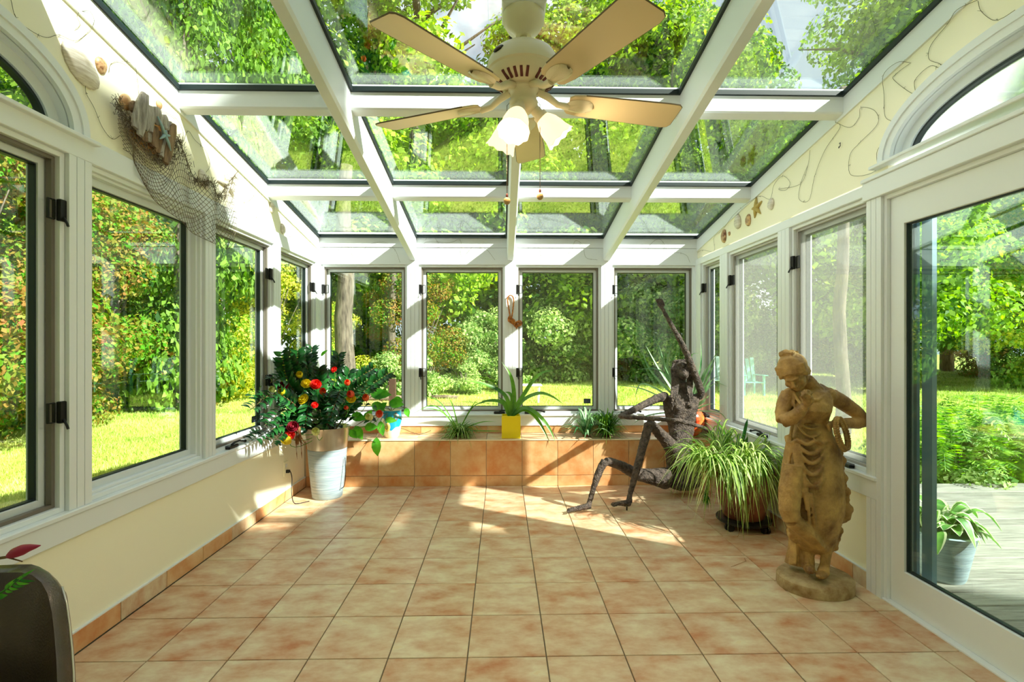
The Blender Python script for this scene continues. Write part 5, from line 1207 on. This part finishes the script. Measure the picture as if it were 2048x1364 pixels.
for (xa, ya, xb, yb, w, c, d) in ((300, 75, 215, 375, .020, 'g', .030), (322, 90, 262, 445, .018, 'g', .036), (345, 190, 305, 395, .021, 'g', .030), (372, 195, 355, 415, .014, 'g', .034), (408, 195, 430, 355, .026, 'g', .034), (470, 260, 500, 400, .020, 'g', .026), (525, 325, 520, 420, .018, 'g', .022),
        (565, 350, 490, 690, .022, 'b', .034), (540, 380, 450, 630, .018, 'g', .026), (400, 370, 380, 545, .024, 'b', .024), (300, 400, 310, 500, .024, 'b', .018), (430, 410, 420, 600, .022, 'b', .020), (340, 420, 335, 500, .014, 'g', .022), (215, 150, 190, 230, .012, 'b', .012)):
    A = dz(xa, ya, d); B = dz(xb, yb, d); ax = (B-A); nseg = 6; rows = []; sd = ax.normalized().cross(Vector((1, 0, 0))).normalized()
    for k in range(nseg+1):
        t = k/nseg; p = A+ax*t+sd*R.uniform(-.002, .002); ww = 1.3*w*(.55 if k in (0,) else (.6 if k == nseg else 1))*R.uniform(.88, 1.1); th = .011*R.uniform(.8, 1.1)
        rows.append([p+sd*ww*cc+Vector((1, 0, 0))*th*ss for cc, ss in ((-1, -.6), (-.9, .5), (-.3, 1), (.4, .95), (.95, .4), (1, -.6))])
    MB().loft(rows, True).build('driftwood_stick', M['driftg' if c == 'g' else 'driftb'], dw)
shell('L', 2.475, 2.475, .042, .036, .8, M['tan'], 'tan scallop shell at the upper left of the driftwood')
shell('L', 2.72, 2.575, .022, .022, 0, M['tan'], 'small tan shell peeking over the driftwood')
p = dz(480, 440, .05); m = MB()
for an, L_ in ((2.2, .09), (-.9, .08), (.3, .045), (3.9, .05), (1.2, .03)): m.tube([p, p+Vector((.004, math.cos(an)*L_*.5, math.sin(an)*L_*.5)), p+Vector((0, math.cos(an)*L_, math.sin(an)*L_))], [.010, .007, .003], 7)
tag(m.build('starfish', M['starblue'], smooth=True), 'blue-grey starfish fastened to the driftwood sticks', 'starfish')
# fishing net: knotted cords as one soft sheet
M['net'] = mat('brown_net_cord', (104, 92, 74), .85)
top_ = [(45, 120), (110, 250), (200, 380), (330, 560), (430, 650), (520, 640), (580, 470), (640, 600), (720, 800), (800, 850), (900, 850), (960, 980), (1040, 860), (1120, 755)]
bot_ = [(110, 560), (200, 620), (230, 700), (310, 880), (380, 1010), (470, 1090), (560, 1150), (640, 1200), (720, 1290), (800, 1340), (900, 1390), (960, 1420), (1040, 1440), (1105, 1380)]
nu, nv = 58, 22; mb = MB(); G = []
tp = smoothline([(x, y, 0) for x, y in top_], 7); bt = smoothline([(x, y, 0) for x, y in bot_], 7)
def pick(P, t): i = t*(len(P)-1); k = min(len(P)-2, int(i)); return P[k]+(P[k+1]-P[k])*(i-k)
for i in range(nu+1):
    col_ = []
    for j in range(nv+1):
        t = i/nu; s = j/nv; a = pick(tp, t); b = pick(bt, t); p = a+(b-a)*(s**.9); p.x += 10*math.sin(s*9+t*14); off = .028+.010*math.sin(t*60+s*3)
        col_.append(at(220+p.x/4.4, 170+p.y/4.4, X=XL+off))
    G.append(col_)
def cord(a, b, r=.0014):
    d = (b-a).normalized(); u = d.cross(Vector((1, 0, 0))).normalized()*r; v = Vector((1, 0, 0))*r; mb.add([a+u, a-u*.5+v, a-u*.5-v, b+u, b-u*.5+v, b-u*.5-v], [(0, 1, 4, 3), (1, 2, 5, 4), (2, 0, 3, 5)])
for i in range(nu):
    for j in range(nv):
        if (i+j) % 2 == 0: cord(G[i][j], G[i+1][j+1])
        else: cord(G[i+1][j], G[i][j+1])
for i in range(nu):
    if i % 1 == 0: cord(G[i][0], G[i+1][0], .003); cord(G[i][nv], G[i+1][nv], .0016)
for k in range(900):       # gathered, crumpled cord along the upper rope and the left end
    t = R.random(); p = pick(tp, t*.62 if k % 3 else R.uniform(.62, .97)); w = 26 if k % 3 else 14; a = at(220+(p.x+R.gauss(10, w*.7))/4.4, 170+(p.y+R.gauss(14, w))/4.4, X=XL+R.uniform(.02, .05)); cord(a, a+Vector((R.uniform(-.01, .01), R.gauss(0, .016), R.gauss(0, .016))), .0012)
tag(mb.build('fishing_net', M['net']), 'draped brown fishing net hanging over the left wall windows', 'net', kind='stuff')
# wire vines with small barbs along both walls and the back header
M['wire'] = mat('vine_wire', (96, 92, 60), .7)
def vine(pts, w, label, r=.0010, flip=None):
    X = {'L': XL+.006, 'R': XR-.006}.get(w); P = []
    for x, y in pts:
        p = at(x, y, X=X) if w != 'B' else at(x, y, Y=YB-.028)
        if w != 'B' and p.z > zg(p.y)-.13: p.x += .014 if w == 'L' else -.014
        P.append(p)
    S = smoothline(P, 6); m = MB(); m.tube(S, r, 5)
    for i in range(6, len(S)-3, 9):
        for _ in range(3): m.tube([S[i], S[i]+Vector((R.uniform(-.004, .004), R.uniform(-.014, .014), R.uniform(-.014, .014)))], [r*.9, r*.4], 4)
    tag(m.build('wire_vine', M['wire']), label, 'wire vine')
vine([(22, 0), (32, 35), (60, 60), (92, 75), (118, 70), (150, 82), (172, 68), (182, 45), (172, 22), (155, 28), (160, 50), (150, 58)], 'L', 'thin wire vine looping over the left arch')
vine([(172, 160), (172, 185), (188, 215), (205, 255), (225, 278), (242, 270)], 'L', 'thin wire vine hanging under the large white shell')
vine([(218, 145), (222, 128), (240, 122), (262, 130), (275, 160), (278, 190)], 'L', 'thin wire vine curling above the driftwood')
vine([(320, 220), (350, 235), (366, 262), (366, 285), (376, 262), (390, 280), (412, 302), (420, 330), (412, 345)], 'L', 'thin wire vine right of the driftwood')
vine([(478, 350), (492, 375), (512, 382), (500, 400), (488, 405), (505, 420), (520, 450), (540, 470), (560, 480), (600, 470), (632, 500)], 'L', 'thin wire vine running to the left back corner')
vine([(640, 490), (655, 500), (648, 518), (670, 520), (678, 498), (700, 492), (712, 515), (722, 505), (740, 488), (770, 485), (790, 500), (800, 525)], 'B', 'thin wire vine on the back header, first bay')
vine([(850, 480), (862, 470), (878, 490), (872, 515), (855, 505), (850, 485), (900, 485), (920, 480), (928, 510), (950, 490), (972, 498), (990, 520)], 'B', 'thin wire vine on the back header, second bay')
vine([(1055, 510), (1060, 492), (1085, 500), (1078, 520), (1100, 515), (1140, 505), (1150, 482), (1165, 490), (1172, 515), (1195, 520)], 'B', 'thin wire vine on the back header, third bay')
vine([(1290, 515), (1300, 490), (1318, 478), (1332, 495), (1330, 510), (1350, 505), (1372, 510), (1380, 525)], 'B', 'thin wire vine on the back header, last bay')
vine([(1395, 505), (1405, 500), (1428, 502), (1428, 475), (1445, 460), (1470, 430), (1500, 405), (1520, 392), (1540, 398), (1548, 370), (1565, 352), (1580, 365), (1572, 380), (1558, 378), (1600, 368), (1616, 330), (1620, 300)], 'R', 'thin wire vine passing the shells on the right wall')
vine([(1616, 330), (1602, 365), (1598, 398), (1618, 400), (1630, 350), (1650, 300), (1680, 255), (1676, 245), (1700, 255), (1718, 235), (1722, 215), (1750, 222), (1755, 248), (1720, 285), (1700, 310), (1702, 350), (1750, 342), (1755, 300), (1785, 265), (1785, 245), (1770, 232), (1768, 190), (1772, 150), (1800, 125), (1820, 125)], 'R', 'long thin wire vine looping over the middle of the right wall')
vine([(1822, 125), (1792, 148), (1788, 160), (1828, 188), (1830, 160), (1860, 132), (1882, 138), (1880, 128), (1858, 118), (1862, 90), (1895, 48), (1920, 20), (1955, 0)], 'R', 'thin wire vine above the right arch, left part')
vine([(1956, 2), (1962, 22), (1985, 40), (2005, 36), (2030, 20)], 'R', 'thin wire vine above the right arch, right part')
hk = MB(); c = at(1681, 290, X=XR-.01); hk.tube([c+Vector((0, .012, .012)), c+Vector((-.004, -.004, .012)), c+Vector((-.006, -.006, -.008)), c+Vector((-.004, .010, -.014)), c+Vector((0, .014, -.004))], .002, 6); tag(hk.build('wall_hook', M['black']), 'tiny dark hook alone on the right wall', 'hook')
# ------------------------------------------------------------------ leather armchair and the flower beside it
M['leather'] = mat('dark_brown_leather', (58, 44, 32), .32, noise_cols=[(38, 28, 20), (62, 48, 36), (84, 66, 50)], nscale=3, pos=(.3, .75), bump=.15, bscale=160, coat=.2)
M['leather2'] = mat('olive_brown_leather', (96, 88, 62), .4, noise_cols=[(76, 68, 48), (112, 100, 72)], nscale=4, bump=.15, bscale=160)
ac = thing('leather_armchair', 'dark brown leather tub armchair with metal piping at the left front corner', 'armchair', (-1.33, 1.25, 0))
cxa, cya = -1.33, 1.42
PF = [(.25, .262), (.30, .255), (.347, .243), (.40, .225), (.452, .206), (.50, .184), (.552, .160), (.60, .138), (.640, .112), (.664, .082), (.678, .048), (.684, .012)]
rows = []
for z, hw in PF:
    row = []; th = .085 if z < .6 else .085*(1-.5*((z-.6)/.084))
    for k in range(13): u = -1+2*k/12; row.append((cxa+hw*u-(.13*-u if u < 0 else 0), cya-.16*u*u*(hw/.26)**2-.02+.05*(z-.25), z))
    for k in range(12, -1, -1): u = -1+2*k/12; row.append((cxa+hw*u*1.03-(.13*-u if u < 0 else 0), cya-.16*u*u*(hw/.26)**2-.02+.05*(z-.25)+th*(1-.55*abs(u)**3), z+.004))
    rows.append(row)
m = MB(); m.loft(rows, True); sh = m.build('backrest', M['leather'], ac, smooth=True, auto=75)
m = MB(); m.tube([(cxa+hw*1.035, cya-.16*(hw/.26)**2-.02+.05*(z-.25)+.040, z) for z, hw in PF[:9]], .0028, 8); m.build('piping', mat('pale_metal_piping', (206, 200, 186), .3, .6), ac, smooth=True)
m = MB(); m.ell((cxa, cya-.20, .355), (.215, .20, .075), 28, 12); m.build('seat_cushion', M['leather2'], ac, smooth=True)
m = MB(); m.lathe([(0, .17), (.20, .17), (.235, .20), (.245, .26), (.24, .31), (0, .32)], (cxa, cya-.17, 0), 36); m.build('seat_shell', M['leather'], ac, smooth=True, auto=50)
m = MB(); m.lathe([(0, 0), (.20, 0), (.21, .012), (.06, .03), (.035, .05), (.035, .16), (0, .16)], (cxa, cya-.06, 0), 32); m.build('pedestal_base', M['metal_pot'], ac, smooth=True, auto=40)
fl = thing('flower_arrangement', 'tall arrangement with a dark red bud and green sprig at the left edge', 'flowers', (-1.42, .98, 0))
MB().lathe([(0, 0), (.07, 0), (.085, .05), (.09, .2), (.05, .42), (.04, .46), (.05, .50), (.044, .50), (.03, .44), (0, .40)], (-1.42, .98, 0), 32).build('vase', M['potgrey'], fl, smooth=True, auto=40)
b0 = at(14, 1114, Y=1.02); e0 = at(81, 1091, Y=1.02); m = MB(); dd = e0-b0
m.tube([b0, b0+dd*.10+Vector((0, 0, .001)), b0+dd*.25+Vector((0, 0, .003)), b0+dd*.45+Vector((0, 0, .0035)), b0+dd*.65+Vector((0, 0, .003)), b0+dd*.85+Vector((0, 0, .001)), e0], [.003, .009, .014, .0145, .010, .0055, .0012], 12, flat=.7)
m.build('red_bud', mat('crimson_petal', (150, 14, 62), .5), fl, smooth=True)
m = MB(); m.tube(smoothline([(-1.42, .98, .45), at(-60, 1150, Y=1.0), at(-10, 1120, Y=1.02), b0], 6), .003, 6); m.tube([b0, at(45, 1123, Y=1.02)], [.002, .0012], 5); m.build('bud_stem', M['stem'], fl)
m = MB(); s0 = at(-20, 1200, Y=1.03)
sprig = [s0, at(10, 1180, Y=1.03), at(38, 1158, Y=1.03)]; m.tube([(-1.42, .98, .45)]+sprig, .002, 5)
for t in range(5):
    b = sprig[1]+(sprig[2]-sprig[1])*(t/4)
    for s in (-1, 1): heart(m, b, b+Vector((.016+.004*t, 0, s*.012+.008)), .006, Vector((0, -1, 0)))
heart(m, at(-12, 1192, Y=1.03), at(16, 1190, Y=1.03), .014, Vector((0, -1, 0))); m.build('green_sprig', M['lush'], fl, smooth=True)
# ------------------------------------------------------------------ plants on the deck
hx, hy, hz_ = at(1896, 1100, Y=2.98).x, 3.02, -.095
hp = thing('potted_hosta', 'variegated hosta in a grey pot outside on the deck, behind the glass door', 'potted plant', (hx, hy, hz_))
MB().lathe([(0, 0), (.105, 0), (.115, .02), (.150, .20), (.165, .27), (.172, .28), (.160, .285), (.150, .26), (0, .25)], (hx, hy, hz_), 36).build('pot', M['potgrey'], hp, smooth=True, auto=40)
M['hosta'] = mat('hosta_leaf', (110, 160, 70), .5, noise_cols=[(70, 124, 50), (130, 176, 80)], nscale=9, trans=.3); M['hostaw'] = mat('hosta_margin', (232, 232, 190), .5, trans=.3)
for k in range(46):
    a = R.uniform(0, 2*pi); L_ = R.uniform(.12, .26); P = arch_pts((hx+R.uniform(-.05, .05), hy+R.uniform(-.05, .05), hz_+.27), a, L_, R.uniform(.06, .22), R.uniform(.02, .22), 9); m = MB()
    n = len(P); vs = []
    for i, p in enumerate(P):
        t = i/(n-1); d = (P[min(i+1, n-1)]-P[max(i-1, 0)]).normalized(); sd = d.cross(Vector((0, 0, 1))).normalized(); nn = sd.cross(d); ww = max(.001, .040*max(0, math.sin(pi*(t-.18)/.82))**.8 if t > .18 else .003)
        vs += [p+sd*ww*c+nn*ww*abs(c)*.3 for c in (-1, -.72, 0, .72, 1)]
    m.v = [tuple(v) for v in vs]
    for i in range(n-1):
        for j in range(4): q0 = i*5+j; m.f.append((q0, q0+1, q0+6, q0+5)); m.m.append(1 if j in (0, 3) else 0)
    m.build('leaf', [M['hosta'], M['hostaw']], hp, smooth=True)
M['fern'] = mat('fern_frond', (96, 160, 40), .5, noise_cols=[(60, 124, 28), (120, 180, 50), (170, 210, 80)], nscale=4, island=.4, trans=.45)
def fern(x, y, z, n, Lr, label):
    t = thing('fern', label, 'fern', (x, y, z), 'ferns along the deck edge')
    for _ in range(n):
        a = R.uniform(0, 2*pi); P = arch_pts((x, y, z), a, R.uniform(*Lr)*.7, R.uniform(.45, 1.15), R.uniform(.05, .35), 12); m = MB(); N = len(P)
        m.tube(P, .003, 4)
        for i in range(1, N-1):
            for h in (0, .5):
                p = P[i]+(P[i+1]-P[i])*h; d = (P[i+1]-P[i]).normalized(); sd = d.cross(Vector((0, 0, 1))).normalized(); L_ = .11*math.sin(pi*min(1, .15+.85*i/N))
                for s in (-1, 1):
                    e = p+sd*s*L_+d*L_*.35+Vector((0, 0, -.015)); c = (p+e)/2; w = d*.011; m.add([p, c+w, e, c-w], [(0, 1, 2, 3)])
        m.build('frond', M['fern'], t)
for k, (px, Y, n, lb) in enumerate(((1880, 5.55, 16, 'light fern at the deck edge, leftmost in the door glass'), (1960, 5.9, 22, 'tall bright fern at the deck edge, centre of the door glass'), (2030, 5.5, 18, 'fern at the deck edge cut by the right picture edge'), (1925, 5.35, 14, 'low fern in front of the tall bright one'), (2110, 5.9, 18, 'fern beyond the right picture edge'), (1835, 6.1, 14, 'fern half hidden by the door track'))):
    x = at(px, 900, Y=Y).x; fern(x, Y, gz(x, Y)+.02, int(n*1.7), (.6, 1.1), lb)
x = at(1905, 900, Y=5.5).x; plant('low', x, 5.5, .6, None, None, 'low leafy bush under the ferns at the deck edge', 'bush')
# timber planter behind the ferns
pl = thing('timber_planter', 'weathered timber planter box among the ferns beyond the deck', 'planter', (5.6, 6.4, -.35))
xa = at(1985, 870, Y=6.2).x
for k in range(3): MB().box((xa, 6.17, -.35+k*.20), (xa+2.2, 6.21, -.16+k*.20), .005).build('board', M['plank'], pl)
for xx in (xa, xa+1.0, xa+2.1): MB().box((xx, 6.21, -.4), (xx+.08, 6.29, .24), .005).build('corner_post', M['plank'], pl)
